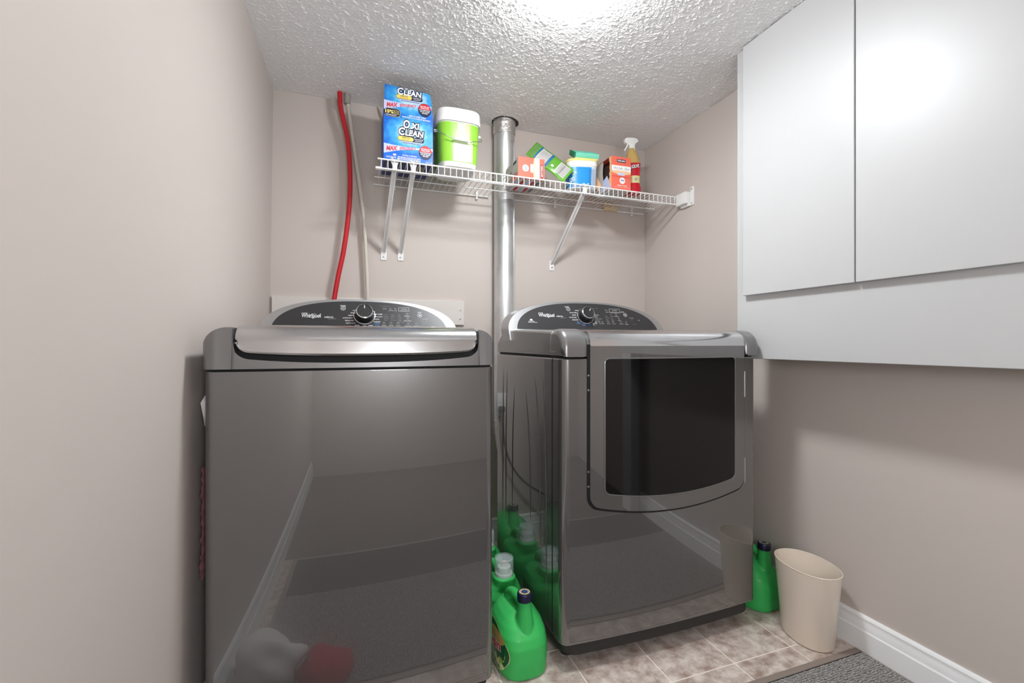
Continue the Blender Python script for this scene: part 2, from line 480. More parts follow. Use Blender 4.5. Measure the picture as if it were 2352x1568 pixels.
# floor tiles, cut at the walls
TP = 0.2372; x0t = 0.646; y0t = 1.093
tile_cache = {}
i0 = math.floor((-0.40-x0t)/TP); i1 = math.ceil((XR-x0t)/TP); j0 = math.floor((0.10-y0t)/TP); j1 = math.ceil((YB-y0t)/TP)
for i in range(i0, i1):
    for j in range(j0, j1):
        ax, bx = max(x0t+i*TP+0.0026, -0.395), min(x0t+(i+1)*TP-0.0026, XR)
        ay, by = max(y0t+j*TP+0.0026, 0.102), min(y0t+(j+1)*TP-0.0026, YB)
        if bx-ax < 0.01 or by-ay < 0.01: continue
        key = (round(bx-ax, 3), round(by-ay, 3))
        if key in tile_cache:
            o = bpy.data.objects.new('tile', tile_cache[key]); COL.objects.link(o); o.parent = floor
            o.location = ((ax+bx)/2, (ay+by)/2, 0)
        else:
            w, d = (bx-ax)/2, (by-ay)/2
            bm = box(-w, w, -d, d, -0.006, 0.0, 0.0012, 1)
            o = obj('tile', bm, 'tile', floor, angle=30); tile_cache[key] = o.data
            o.location = ((ax+bx)/2, (ay+by)/2, 0)

# baseboards: moulded profile swept along a straight run
BB = [(0, 0), (0.016, 0), (0.016, 0.066), (0.013, 0.071), (0.0125, 0.080), (0.010, 0.092), (0.0085, 0.100), (0.0095, 0.104), (0.0075, 0.110), (0.004, 0.114), (0, 0.114)]
def baseboard(name, p0, p1, nrm):
    p0, p1, nrm = Vector(p0), Vector(p1), Vector(nrm)
    A = [p0+nrm*a+Vector((0, 0, b)) for a, b in BB]; B = [p1+nrm*a+Vector((0, 0, b)) for a, b in BB]; n = len(BB)
    return struct(name, (A+B, [tuple(range(n)), tuple(range(2*n-1, n-1, -1))]+[(i, (i+1) % n, n+(i+1) % n, n+i) for i in range(n)]), 'trim_white', angle=25)
baseboard('baseboard_right', (XR, 0.14, 0), (XR, YB, 0), (-1, 0, 0))
baseboard('baseboard_back', (-0.36, YB, 0), (XR-0.016, YB, 0), (0, -1, 0))
baseboard('baseboard_left', (xl(YH, 0)+0.001, YH, 0), (xl(YB, 0)+0.001, YB-0.016, 0), (1, 0, 0))
baseboard('baseboard_front', (1.542, 0.12, 0), (XR, 0.12, 0), (0, 1, 0))
# door casing of the opening the picture is taken from
struct('trim_1', merge(box(1.456, 1.530, 0.12, 0.136, 0.0, H, 0.004), box(1.462, 1.47, 0.0, 0.13, 0, H, 0.001)), 'trim_white')

# ------------------------------------------------------------------ ceiling lamp and added fill globe
LXY = (0.612, 1.172); LR = 0.105
L = empty('ceiling_light', (*LXY, H), 'round white glowing light on the textured ceiling', 'ceiling light')
obj('mounting_plate', lathe([(LR*0.60, 0), (LR*0.60, -0.010), (LR*0.56, -0.011)], (*LXY, H), 48), 'lamp_metal', L)
prof = [(LR*0.62, -0.010), (LR*0.9, -0.016), (LR, -0.024), (LR, -0.034)]+[(LR*math.cos(PI/2*i/10), -0.034-0.014*math.sin(PI/2*i/10)) for i in range(1, 10)]+[(0.004, -0.048)]
obj('glass_dome', lathe(prof, (*LXY, H), 48), 'lamp_glass', L)
for k in range(3):
    a = math.radians(104+120*k); px, py = LXY[0]+(LR+0.003)*math.cos(a), LXY[1]+(LR+0.003)*math.sin(a)
    obj('clip', beam((px-0.007*math.sin(a), py+0.007*math.cos(a), H-0.024), (px+0.007*math.sin(a), py-0.007*math.cos(a), H-0.024), 0.008, 0.008, (math.cos(a), math.sin(a), 0)), 'lamp_metal', L)
PXY = (0.26, -0.72); PZ = 1.12
L = empty('fill_globe', (*PXY, H), 'added white glowing fill globe hanging unseen in the hallway', 'added fill light')  # invented globe behind the camera, added to brighten the room from the front
obj('globe', lathe([(0.03, 0.148)]+[(0.15*math.sin(PI*i/20), 0.15*math.cos(PI*i/20)) for i in range(2, 20)]+[(0.004, -0.15)], (*PXY, PZ), 40), 'fill_glass', L)
obj('cord', tube([(*PXY, PZ+0.16), (*PXY, H-0.02)], 0.004, 8), 'rubber_dark', L)
obj('socket', lathe([(0.032, 0.145), (0.032, 0.165), (0.012, 0.185)], (*PXY, PZ), 24), 'lamp_metal', L)
obj('ceiling_rose', lathe([(0.05, 0), (0.05, -0.015), (0.012, -0.03)], (*PXY, H), 24), 'lamp_metal', L)

# ------------------------------------------------------------------ wall cabinet
CX = 1.377
cab = empty('wall_cabinet', (CX, 0.72, 0.942), 'long flat white wall cabinet with flat slab doors above the taupe wall', 'cabinet')
obj('body', box(CX, XR, 0.13, 1.331, 0.942, H, 0.0015, 1), 'white_paint', cab)
for (ya, yb) in ((0.894, 1.287), (0.470, 0.890), (0.14, 0.466)):
    d = obj('door', box(CX-0.019, CX-0.0005, ya, yb, 1.174, H-0.004, 0.0015, 1), 'white_paint', cab)
    if ya > 0.8:
        for hz in (1.27, 1.86):
            obj('hinge', merge(box(CX-0.0035, CX, 1.289, 1.297, hz-0.028, hz+0.028, 0.001, 1), box(CX-0.012, CX-0.002, 1.2872, 1.2902, hz-0.022, hz+0.022, 0.001, 1)), 'white_paint', d)

# ------------------------------------------------------------------ washing machine
WX0, WX1, WYF, WYB = -0.3276, 0.3667, 1.20, 1.865
WC = (WX0+WX1)/2; WHW = (WX1-WX0)/2
def wbow(x): return -0.010*(1-((x-WC)/WHW)**2)
def topview(x0, x1, yf, yb, bowf, r, n=24):
    P = [(x0, yb), (x1, yb)]
    fr = []
    for x in cornersp(x0, x1, r, n, 7):
        fr.append((x, yf+bowf(x)+rnd(x, x0, x1, r)))
    return P+fr[::-1]
wm = empty('washing_machine', (WC, 1.53, 0.0), 'graphite grey top-loading washing machine beside the left wall', 'washing machine')
obj('body', prism(topview(WX0, WX1, WYF, WYB, wbow, 0.022), lambda a, b, c: (a, b, c), 0.062, 0.934, 0.004), 'graphite', wm, angle=35)
obj('toe_kick', box(WX0+0.02, WX1-0.012, WYF+0.03, WYB-0.03, 0.03, 0.062, 0.004), 'toe_dark', wm)
for sx_ in (WX0+0.06, WX1-0.06):
    for sy in (WYF+0.08, WYB-0.08):
        obj('foot', lathe([(0.02, 0), (0.022, 0.006), (0.012, 0.012), (0.012, 0.032)], (sx_, sy, 0), 16), 'toe_dark', wm)
obj('seam', box(WX0+0.006, WX1-0.006, WYF+0.012, WYB-0.01, 0.93, 0.942), 'black', wm)
# deck: U-shaped front with rounded shoulders, flat body behind
DZ0, DZ1 = 0.939, 1.036
LX0, LX1 = -0.268, 0.322       # opening for the lid
def smile(x, zc, ze, a, b):
    t = (x-(a+b)/2)/((b-a)/2); return zc+(ze-zc)*abs(t)**2.6
def deck_top(x):
    return DZ1-rnd(x, WX0-0.003, WX1+0.003, 0.052)
def deck_front(x): return WYF-0.014+wbow(x)
def deck_zt(x):
    if x < LX0 or x > LX1: return deck_top(x)
    d = min(x-LX0, LX1-x)
    zs = smile(x, 0.951, 0.966, LX0, LX1)
    r = 0.035
    if d < r: zs += r-math.sqrt(max(r*r-(r-d)**2, 0))+max(0, (0.006-d)/0.006)*0.03
    return min(zs, deck_top(x))
xs = cornersp(WX0-0.003, LX0, 0.025, 4)[:-7]+[LX0-0.0005]+cornersp(LX0, LX1, 0.035, 24)+[LX1+0.0005]+cornersp(LX1, WX1+0.003, 0.025, 4)[7:]
xs = sorted(set(round(x, 5) for x in xs+linsp(WX0-0.003, WX0+0.05, 10)+linsp(WX1-0.05, WX1+0.003, 10)))
bm = colshape(xs, lambda x: DZ0, deck_zt, lambda x, z: deck_front(x)+0.35*max(0, z-1.0)+rnd(x, WX0-0.003, WX1+0.003, 0.03)+(0.0 if z < 1.0 else 0.0), 0.05)
bmesh.ops.bevel(bm, geom=[e for e in bm.edges if e.calc_face_angle(0) > 0.9], offset=0.005, segments=3, profile=0.5, affect='EDGES', clamp_overlap=True)
dk = obj('deck', bm, 'graphite_top', wm, angle=50)
prof = [(WX0-0.003, DZ0), (WX1+0.003, DZ0)]+[(x, deck_top(x)) for x in linsp(WX0-0.003, WX1+0.003, 60)[::-1]]
for nm, xa, xb in (('deck_side', WX0-0.003, LX0-0.002), ('deck_side', LX1+0.002, WX1+0.003)):
    xx_ = linsp(xa, xb, 16)
    obj(nm, colshape(xx_, lambda x: DZ0, deck_top, lambda x, z: WYF+0.02, WYB-WYF-0.02), 'graphite_top', wm, angle=50)
obj('handle_recess', box(LX0, LX1, WYF+0.022, WYF+0.09, 0.945, 1.0), 'black', wm)
obj('deck_bed', box(LX0-0.002, LX1+0.002, WYF+0.09, WYB, DZ0, 1.012), 'graphite_top', wm)
# lid: rolled front lip whose lower edge is a smile
def lid_grid():
    a, b = LX0+0.007, LX1-0.007; nx, ns = 48, 18
    V = []; F = []
    xs = cornersp(a, b, 0.03, nx-14)
    for x in xs:
        zb = smile(x, 0.968, 0.978, a, b)+rnd(x, a, b, 0.03)*0.78
        for k in range(ns+1):
            t = k/ns
            if t < 0.3:
                q = t/0.3; z = zb+(1.004-zb)*q; y = WYF-0.006+0.004*q
            elif t < 0.75:
                q = (t-0.3)/0.45*PI/2; z = 1.004+0.034*math.sin(q); y = WYF-0.002+0.055*(1-math.cos(q))
            else:
                q = (t-0.75)/0.25; y = WYF+0.053+0.40*q; z = 1.038+0.006*q
            V.append((x, y+wbow(x), z))
    n1 = ns+1
    for i in range(len(xs)-1):
        for k in range(ns): F.append((i*n1+k, (i+1)*n1+k, (i+1)*n1+k+1, i*n1+k+1))
    return V, F
lid = obj('lid', lid_grid(), 'lid_metal', wm, angle=60)
sm = lid.modifiers.new('thick', 'SOLIDIFY'); sm.thickness = 0.012; sm.offset = 0

def console(parent, xc, hw, z0, htop, y0, k, pw, dark_hw, backdepth, rim='silver'):
    """arched control console; face y = y0 + k (z-z0)."""
    yf = lambda x, z: y0+k*(z-z0)
    def zt(x, s=1.0, h=htop):
        t = min(abs((x-xc)/(hw*s)), 1.0); return z0+(h-z0)*(1-t**pw)**(1/pw)
    xs = [xc-hw*math.cos(PI*i/64) for i in range(65)]
    bm = colshape(xs, lambda x: z0-0.03, lambda x: max(zt(x), z0-0.025), yf, backdepth)
    bmesh.ops.bevel(bm, geom=[e for e in bm.edges if e.calc_face_angle(0) > 1.2 and (e.verts[0].co.z > z0 or e.verts[1].co.z > z0)], offset=0.008, segments=4, profile=0.5, affect='EDGES', clamp_overlap=True)
    body = obj('console', bm, rim, parent, angle=50)
    xs = [xc-dark_hw*math.cos(PI*i/64) for i in range(65)]
    def zt2(x):
        t = min(abs((x-xc)/dark_hw), 1.0); return z0+(htop-0.0075-z0)*(1-t**pw)**(1/pw)
    obj('control_panel', colshape(xs, lambda x: z0-0.012, lambda x: max(zt2(x), z0-0.011), lambda x, z: yf(x, z)-0.0012, 0.004), 'panel_dark', body, angle=40)
    L = math.sqrt(1+k*k)
    nrm = Vector((0, -1/L, k/L)); up = Vector((0, k/L, 1/L))
    return body, nrm, up, yf
def knob(parent, p, nrm, up, r, label=None):
    """dial standing on the panel along nrm."""
    p = Vector(p); ex = Vector((1, 0, 0))
    def rings(prof, seg=40): return [[p+nrm*h+ex*rr*math.cos(2*PI*i/seg)+up*rr*math.sin(2*PI*i/seg) for i in range(seg)] for rr, h in prof]
    k = obj('dial', loft(rings([(r*1.02, 0.0), (r*1.0, 0.02), (r*0.93, 0.033), (r*0.90, 0.034)])), 'knob_dark', parent)
    obj('dial_rim', loft(rings([(r*0.97, 0.030), (r*0.97, 0.035), (r*0.87, 0.0365), (r*0.86, 0.033)]), False, False), 'chrome', k)
    obj('dial_base_ring', loft(rings([(r*1.26, 0.0012), (r*1.26, 0.004), (r*1.20, 0.0045), (r*1.20, 0.0012)]), False, False), 'chrome', k)
    return k
def panel_print(body, o, up, items, nrm):
    P = Print(Vector(o)+nrm*0.0013, (1, 0, 0), up)
    for it in items:
        kind = it[0]
        getattr(P, kind)(*it[1:-1], **it[-1])
    return P

# washer console
wb, wn, wu, wyf = console(wm, 0.032, 0.338, 1.03, 1.160, 1.69, 0.5, 2.5, 0.302, 0.10)
Lk = math.sqrt(1.25)
def sz(z, z0=1.03): return (z-z0)*Lk
P = Print(Vector((0, 1.69, 1.03))+wn*0.0013, (1, 0, 0), wu)
P.text('Whirlpool', -0.145, sz(1.093), 0.062, 0.022, 'print_white', 1, bold=0.012)
P.text('6TH SENSE', -0.166, sz(1.1035), 0.018, 0.0035, 'print_white', 1, bold=0.01)
# swoosh round the logo
n = 20; sw = [(-0.134+0.016*math.cos(a)+0.007*math.sin(a), sz(1.0945)+0.006*math.cos(a)-0.0065*math.sin(a)) for a in [2*PI*i/n for i in range(n)]]
sw2 = [(-0.134+(x+0.134)*0.93, sz(1.0945)+(y-sz(1.0945))*0.86) for x, y in sw]
P.raw(sw+sw2, [(i, (i+1) % n, n+(i+1) % n, n+i) for i in range(n-3)], 'print_white', 2)
P.text('cabrio', -0.087, sz(1.091), 0.030, 0.0075, 'print_white', 1, bold=0.012)
P.text('platinum', -0.076, sz(1.0845), 0.026, 0.0055, 'print_grey', 1, shear=0.3)
P.text('POWER', -0.040, sz(1.1335), 0.019, 0.0045, 'print_white', 1, bold=0.02)
P.ring(-0.040, sz(1.124), 0.0085, 0.0012, 'print_white', 1); P.ring(-0.040, sz(1.124), 0.0042, 0.0014, 'print_white', 1)
left = ['CASUAL', 'TOWELS', 'SHEETS', 'ACTIVE WEAR', 'DELICATES', 'QUICK WASH']
for i, s_ in enumerate(left):
    z = 1.117-0.0095*i; w = 0.0032*len(s_)
    xr = (0.012, 0.004, -0.003, -0.006, -0.004, 0.002)[i]
    P.text(s_, xr-w/2, sz(z), w, 0.0042, 'print_white', 1, bold=0.02)
right = ['WASH', 'BULKY ITEMS', 'HEAVY DUTY', 'WHITES', 'ALLERGEN']
for i, s_ in enumerate(right):
    z = 1.114-0.0095*i; w = 0.0031*len(s_); x0_ = (0.058, 0.062, 0.066, 0.066, 0.064)[i]
    P.text(s_, x0_, sz(z), w, 0.0042, 'print_white', 1, bold=0.02, align='l')
for i, (s_, m_) in enumerate((('RINSE / DRAIN & SPIN', 'print_white'), ('DEEP WATER WASH', 'print_white'), ('CLEAN WASHER', 'print_white'), ('NORMAL WITH OXI & SANI', 'print_blue'))):
    x_ = (0.008, 0.032, 0.054, 0.077)[i]; zz_ = (1.062, 1.060, 1.062, 1.071)[i]
    ws = s_.split(); rows = [' '.join(ws[:1]), ' '.join(ws[1:3]), ' '.join(ws[3:])]
    for q, rw in enumerate([r_ for r_ in rows if r_]): P.text(rw, x_, sz(zz_-0.005*q), min(0.018, 0.0032*len(rw)), 0.0036, m_, 1, bold=0.02)
P.text('Est. Time Remaining', 0.107, sz(1.136), 0.032, 0.003, 'print_grey', 1)
P.text('88', 0.105, sz(1.1265), 0.014, 0.008, 'text_grey', 1)
P.ring(0.126, sz(1.126), 0.0038, 0.001, 'print_grey', 1); P.text('Delay Wash', 0.127, sz(1.119), 0.017, 0.0035, 'print_white', 1)
P.text('Door', 0.144, sz(1.127), 0.008, 0.0035, 'print_white', 1); P.text('Lid Lock', 0.144, sz(1.120), 0.011, 0.0035, 'print_white', 1)
P.frame(0.155, 0.188+0.006, sz(1.118), sz(1.132), 0.0008, 'print_white', 1); P.text('Eco Monitor', 0.176, sz(1.126), 0.022, 0.0035, 'print_white', 1); P.lines(0.160, 0.190, sz(1.1195), sz(1.1225), 1, 'print_grey', 1, 0.5)
for ci, x_ in enumerate((0.106, 0.131, 0.157)):
    ws = (('Heavy', 'Normal', 'Medium', 'Light'), ('High', 'Medium', 'Low', 'No Spin'), ('Hot', 'Warm', 'Cool', 'Cold', 'Tap Cold'))[ci]
    for q, s_ in enumerate(ws): P.text(s_, x_-0.005, sz(1.103-0.0068*q), 0.0028*len(s_), 0.0034, 'print_grey', 1, align='l')
    P.ring((0.101, 0.126, 0.151)[ci], sz(1.072), 0.0045, 0.0012, 'print_grey', 1)
    P.text(('Soil Level', 'Spin Speed', 'Wash Temp')[ci], (0.101, 0.126, 0.151)[ci], sz(1.063), 0.016, 0.0036, 'print_white', 1, bold=0.01)
for x_, z_, s_ in ((0.186, 1.108, 'EcoBoost'), (0.187, 1.090, 'Extra Rinse'), (0.188, 1.070, 'Deep Clean'), (0.218, 1.070, 'Dispensers')):
    P.ring(x_, sz(z_), 0.0042, 0.0012, 'print_grey', 1); P.text(s_, x_, sz(z_-0.0085), 0.0024*len(s_), 0.0036, 'print_white', 1, bold=0.01)
P.text('START', 0.233, sz(1.1145), 0.016, 0.0042, 'print_white', 1, bold=0.02); P.ring(0.233, sz(1.103), 0.0085, 0.0013, 'print_white', 1); P.disc(0.233, sz(1.103), 0.004, 0.0025, 'print_white', 1)
P.text('Cycle Signal', 0.252, sz(1.0895), 0.022, 0.0036, 'print_white', 1); P.ring(0.250, sz(1.080), 0.009, 0.0007, 'print_grey', 1); P.text('OFF', 0.250, sz(1.080), 0.008, 0.003, 'print_grey', 1)
P.text('Hold 3 sec', 0.252, sz(1.070), 0.022, 0.003, 'print_grey', 1)
P.rect(0.274, 0.285, sz(1.051), sz(1.060), 'print_white', 1); P.rect(0.2755, 0.2835, sz(1.0525), sz(1.0555), 'panel_dark', 2)
P.build('lettering', wb, kind='stuff')
kb = knob(wb, (0.033, wyf(0, 1.099), 1.099), wn, wu, 0.030)
Pk = Print(Vector((0.033, wyf(0, 1.099), 1.099))+wn*0.0345, (1, 0, 0), wu); Pk.rect(-0.0012, 0.0012, 0.011, 0.024, 'print_white', 0); Pk.build('pointer', kb)

# ------------------------------------------------------------------ clothes dryer
DX0, DX1, DYF, DYB = 0.588, 1.357, 1.225, 1.87
DC = (DX0+DX1)/2; DHW = (DX1-DX0)/2
def dbow(x): return -0.014*(1-((x-DC)/DHW)**2)
dr = empty('clothes_dryer', (DC, 1.55, 0.0), 'graphite grey clothes dryer with a wide dark window in its front door', 'dryer')
body = obj('body', prism(topview(DX0, DX1, DYF, DYB, dbow, 0.026), lambda a, b, c: (a, b, c), 0.080, 0.953, 0.006, 3), 'graphite', dr, angle=35)
obj('toe_kick', prism(topview(DX0+0.012, DX1-0.012, DYF+0.010, DYB-0.02, dbow, 0.05), lambda a, b, c: (a, b, c), 0.042, 0.080, 0.003), 'toe_dark', dr)
for sx_ in (DX0+0.06, DX1-0.06):
    for sy in (DYF+0.09, DYB-0.08):
        obj('foot', lathe([(0.02, 0), (0.022, 0.006), (0.012, 0.012), (0.012, 0.044)], (sx_, sy, 0), 16), 'toe_dark', dr)
# left flank: panel joint and long pressed ribs
obj('panel_joint', box(DX0-0.0012, DX0+0.002, DYF+0.067, DYF+0.070, 0.09, 0.95), 'black', dr)
for yy, za, zb_, lean in ((DYF+0.115, 0.12, 0.90, 0.03), (DYF+0.165, 0.30, 0.89, 0.05), (DYF+0.255, 0.36, 0.83, 0.05), (DYF+0.45, 0.32, 0.84, -0.03), (DYF+0.53, 0.25, 0.90, -0.02), (DYF+0.57, 0.25, 0.90, -0.01)):
    pts = [(DX0+0.0015, yy+lean*(t**3), za+(zb_-za)*t) for t in linsp(0, 1, 14)]
    obj('pressed_rib', tube(pts, 0.005, 10, rfun=lambda t: 0.0042*math.sin(PI*min(max(t, 0.02), 0.98))**0.35), 'graphite', dr)
obj('seam', box(DX0+0.008, DX1-0.008, DYF+0.03, DYB-0.01, 0.950, 0.960), 'black', dr)
# deck profile in the y-z plane
def deckprof(grow=0.0):
    g = grow
    P_ = [(DYB, 0.958-g*0), (DYF-0.008-g, 0.958)]
    for i in range(0, 9):
        a = PI/2*i/8; P_.append((DYF+0.042-g-(0.05)*math.cos(a), 0.992+(0.046+g)*math.sin(a)))
    P_ += [(DYF+0.12, 1.042+g), (DYF+0.46, 1.056+g*0.3), (DYB-0.09, 1.056), (DYB, 1.000)]
    return P_
obj('deck', prism(deckprof(-0.004), lambda a, b, c: (c, a+dbow(c), b), DX0+0.010, DX1-0.010), 'graphite_top', dr, angle=40)
obj('deck_side', prism([(y, z) for y, z in deckprof(0)], lambda a, b, c: (c, a, b), DX0-0.002, DX0+0.05, 0.012, 4), 'graphite_top', dr, angle=50)
def capprof():
    P_ = [(DYF+0.10, 0.957), (DYF-0.012, 0.957)]
    for i in range(0, 11):
        a = PI/2*i/10; P_.append((DYF+0.046-0.058*math.cos(a), 0.985+0.059*math.sin(a)))
    P_ += [(DYF+0.085, 1.042)]
    return P_
for xa, xb in ((DX0-0.003, 0.6735), (1.2905, DX1+0.003)):
    obj('corner_cap', prism(capprof(), lambda a, b, c: (c, a+dbow(c)*0.6, b), xa, xb, 0.019, 5), 'graphite_top', dr, angle=60)
# door
dx0, dx1 = 0.678, 1.287
def dyf(x, z): return DYF+dbow(x)
def door_zb(x, a=dx0, b=dx1, zc=0.460, ze=0.500, r=0.030):
    t = (x-(a+b)/2)/((b-a)/2); return zc+(ze-zc)*t*t+rnd(x, a, b, r)
gap = obj('door_gap_strip', colshape(cornersp(dx0-0.008, dx1+0.007, 0.034, 40), lambda x: door_zb(x, dx0-0.008, dx1+0.007, 0.4525, 0.4925, 0.034), lambda x: 0.995, lambda x, z: dyf(x, z)-0.0012, 0.01), 'black', dr)  # black strip paints the dark of the gap round the door
bm = colshape(cornersp(dx0, dx1, 0.030, 40), door_zb, lambda x: 0.990, lambda x, z: dyf(x, z)-0.007, 0.012)
bmesh.ops.bevel(bm, geom=[e for e in bm.edges if e.calc_face_angle(0) > 1.2], offset=0.003, segments=3, profile=0.5, affect='EDGES', clamp_overlap=True)
door = obj('door', bm, 'graphite', dr, angle=40)
wx0, wx1 = 0.729, 1.241
def win_zb(x, e=0.0): return door_zb(x, wx0-e, wx1+e, 0.510-e, 0.536-e, 0.016+e)
def win_zt(x, e=0.0): return 0.949+e-rnd(x, wx0-e, wx1+e, 0.012+e)
win = obj('window', colshape(cornersp(wx0, wx1, 0.016, 40), win_zb, win_zt, lambda x, z: dyf(x, z)-0.0082, 0.004), 'glass_black', door)
out = [(x, dyf(x, 0)-0.0075, win_zb(x, 0.002)) for x in cornersp(wx0-0.002, wx1+0.002, 0.018, 30)]
out += [(x, dyf(x, 0)-0.0075, win_zt(x, 0.002)) for x in cornersp(wx0-0.002, wx1+0.002, 0.018, 30)[::-1]]
obj('window_rim', tube(out+[out[0]], 0.0022, 8), 'graphite_top', door)
# chrome handle rolled over the top edge of the door
hp = [(DYF-0.009, 0.990)]+[(DYF+0.040-0.047*math.cos(PI/2*i/12), 0.999+0.042*math.sin(PI/2*i/12)) for i in range(13)]+[(DYF+0.13, 1.046), (DYF+0.13, 1.034), (DYF+0.03, 0.990)]
bm = bmesh.new(); R_ = []
for x in linsp(dx0, dx1, 30): R_.append([(x, y+dbow(x), z) for y, z in hp])
obj('door_handle', loft(R_), 'chrome', door, angle=50)
for zz_ in (0.555, 0.855):
    obj('hinge', merge(tube([(dx1+0.0045, DYF+dbow(dx1)-0.004, zz_-0.045), (dx1+0.0045, DYF+dbow(dx1)-0.004, zz_+0.045)], 0.0042, 10)), 'silver', door)
for zz_ in (0.855, 0.90, 0.56, 0.605):
    obj('screw', lathe([(0.003, 0), (0.003, -0.002)], (dx0-0.004, DYF+dbow(dx0)-0.001, zz_), 10, 'y'), 'silver', gap)
db, dn, du, dyc = console(dr, 0.955, 0.375, 1.04, 1.180, 1.69, 0.5, 2.45, 0.338, 0.10)
P = Print(Vector((0, 1.69, 1.04))+dn*0.0013, (1, 0, 0), du)
s4 = lambda z: sz(z, 1.04)
P.text('Whirlpool', 0.758, s4(1.113), 0.072, 0.022, 'print_white', 1, bold=0.012)
P.text('6TH SENSE', 0.733, s4(1.1245), 0.02, 0.0035, 'print_white', 1, bold=0.01)
sw = [(0.771+0.017*math.cos(a)+0.007*math.sin(a), s4(1.114)+0.006*math.cos(a)-0.0065*math.sin(a)) for a in [2*PI*i/n for i in range(n)]]
sw2 = [(0.771+(x-0.771)*0.93, s4(1.114)+(y-s4(1.114))*0.86) for x, y in sw]
P.raw(sw+sw2, [(i, (i+1) % n, n+(i+1) % n, n+i) for i in range(n-3)], 'print_white', 2)
P.text('cabrio', 0.818, s4(1.112), 0.030, 0.0075, 'print_white', 1, bold=0.012)
P.text('platinum', 0.833, s4(1.105), 0.026, 0.0055, 'print_grey', 1, shear=0.3)
P.disc(0.685, s4(1.094), 0.006, 0.004, 'print_white', 1); P.text('ADVANCED', 0.685, s4(1.088), 0.026, 0.0036, 'print_white', 1, bold=0.02); P.text('Moisture Sensing', 0.690, s4(1.083), 0.040, 0.0045, 'print_white', 1, bold=0.02)
P.text('POWER', 0.862, s4(1.154), 0.020, 0.0045, 'print_white', 1, bold=0.02); P.ring(0.866, s4(1.144), 0.0095, 0.0012, 'print_white', 1); P.ring(0.866, s4(1.144), 0.0045, 0.0012, 'print_white', 1)
for i, s_ in enumerate(['CASUAL', 'BULKY ITEMS', 'SHEETS', 'ACTIVE WEAR', 'DELICATES']):
    w = 0.0031*len(s_); xr = (0.915, 0.903, 0.897, 0.896, 0.902)[i]
    P.text(s_, xr-w/2, s4(1.139-0.0105*i), w, 0.0042, 'print_white', 1, bold=0.02)
P.text('NORMAL', 0.934, s4(1.141), 0.018, 0.0042, 'print_white', 1, bold=0.02)
for i, s_ in enumerate(['HEAVY DUTY', 'TOWELS', 'WRINKLE SHIELD', 'RAPID DRY']):
    P.text(s_, 0.984, s4(1.120-0.0085*i), 0.0025*len(s_), 0.0038, 'print_white' if i < 2 else 'print_grey', 1, bold=0.01, align='l')
for x_, z_, a_, b_ in ((0.902, 1.088, 'QUICK', 'REFRESH'), (0.925, 1.080, 'STEAM', 'REFRESH'), (0.950, 1.078, 'SANITIZE', 'STEAM')):
    P.text(a_, x_, s4(z_), 0.019, 0.0042, 'print_blue', 1, bold=0.02); P.text(b_, x_, s4(z_-0.006), 0.019, 0.0042, 'print_blue', 1, bold=0.02)
for x_, z_, a_, b_ in ((0.972, 1.082, 'TIMED', 'DRY'), (0.985, 1.088, 'AIR', 'ONLY')):
    P.text(a_, x_, s4(z_), 0.012, 0.004, 'print_white', 1, bold=0.02); P.text(b_, x_, s4(z_-0.006), 0.010, 0.004, 'print_white', 1, bold=0.02)
P.text('Est. Time Remaining', 0.995, s4(1.150), 0.034, 0.003, 'print_grey', 1)
P.text('Less', 1.002, s4(1.090), 0.008, 0.0036, 'print_white', 1); P.text('More', 1.018, s4(1.090), 0.008, 0.0036, 'print_white', 1); P.text('Time Adjust', 1.012, s4(1.082), 0.024, 0.0036, 'print_white', 1)
P.text('Sensing', 1.052, s4(1.144), 0.013, 0.0035, 'print_white', 1); P.text('Cool Down', 1.055, s4(1.135), 0.015, 0.0035, 'print_white', 1)
P.frame(1.068, 1.122, s4(1.132), s4(1.150), 0.0009, 'print_white', 1); P.text('Eco Monitor', 1.096, s4(1.143), 0.026, 0.004, 'print_white', 1); P.lines(1.074, 1.116, s4(1.1345), s4(1.138), 1, 'print_grey', 1, 0.5)
for ci, x_ in enumerate((1.040, 1.066)):
    for q, s_ in enumerate((('More', 'Normal', 'Less', 'Damp'), ('High', 'Medium', 'Low', 'Extra', 'Air'))[ci]): P.text(s_, x_, s4((1.116 if ci == 0 else 1.122)-0.0072*q), 0.0028*len(s_), 0.0035, 'print_grey', 1, align='l')
    P.ring((1.047, 1.072)[ci], s4(1.0915), 0.0046, 0.0012, 'print_grey', 1); P.text(('Dryness', 'Temp')[ci], (1.047, 1.074)[ci], s4(1.082), 0.017, 0.0036, 'print_white', 1)
for x_, z_, s_ in ((1.098, 1.126, 'EcoBoost'), (1.106, 1.108, 'Steam'), (1.112, 1.091, 'Damp Dry'), (1.138, 1.090, 'Wrinkle')):
    P.ring(x_, s4(z_), 0.0044, 0.0012, 'print_grey', 1); P.text(s_, x_, s4(z_-0.009), 0.0024*len(s_), 0.0036, 'print_white', 1, bold=0.01)
P.text('START', 1.134, s4(1.137), 0.017, 0.0044, 'print_white', 1, bold=0.02); P.ring(1.144, s4(1.124), 0.0095, 0.0013, 'print_white', 1); P.disc(1.144, s4(1.124), 0.0045, 0.0025, 'print_white', 1)
P.text('Cycle Signal', 1.172, s4(1.110), 0.022, 0.0036, 'print_white', 1); P.text('OFF', 1.172, s4(1.102), 0.010, 0.003, 'print_grey', 1); P.text('Control Lock', 1.180, s4(1.082), 0.018, 0.003, 'print_grey', 1)
P.disc(1.208, s4(1.100), 0.0018, 0.0025, 'print_white', 1)
P.build('lettering', db, kind='stuff')
kb2 = knob(db, (0.940, dyc(0, 1.114), 1.114), dn, du, 0.030)
Pk = Print(Vector((0.940, dyc(0, 1.114), 1.114))+dn*0.0345, (1, 0, 0), du)
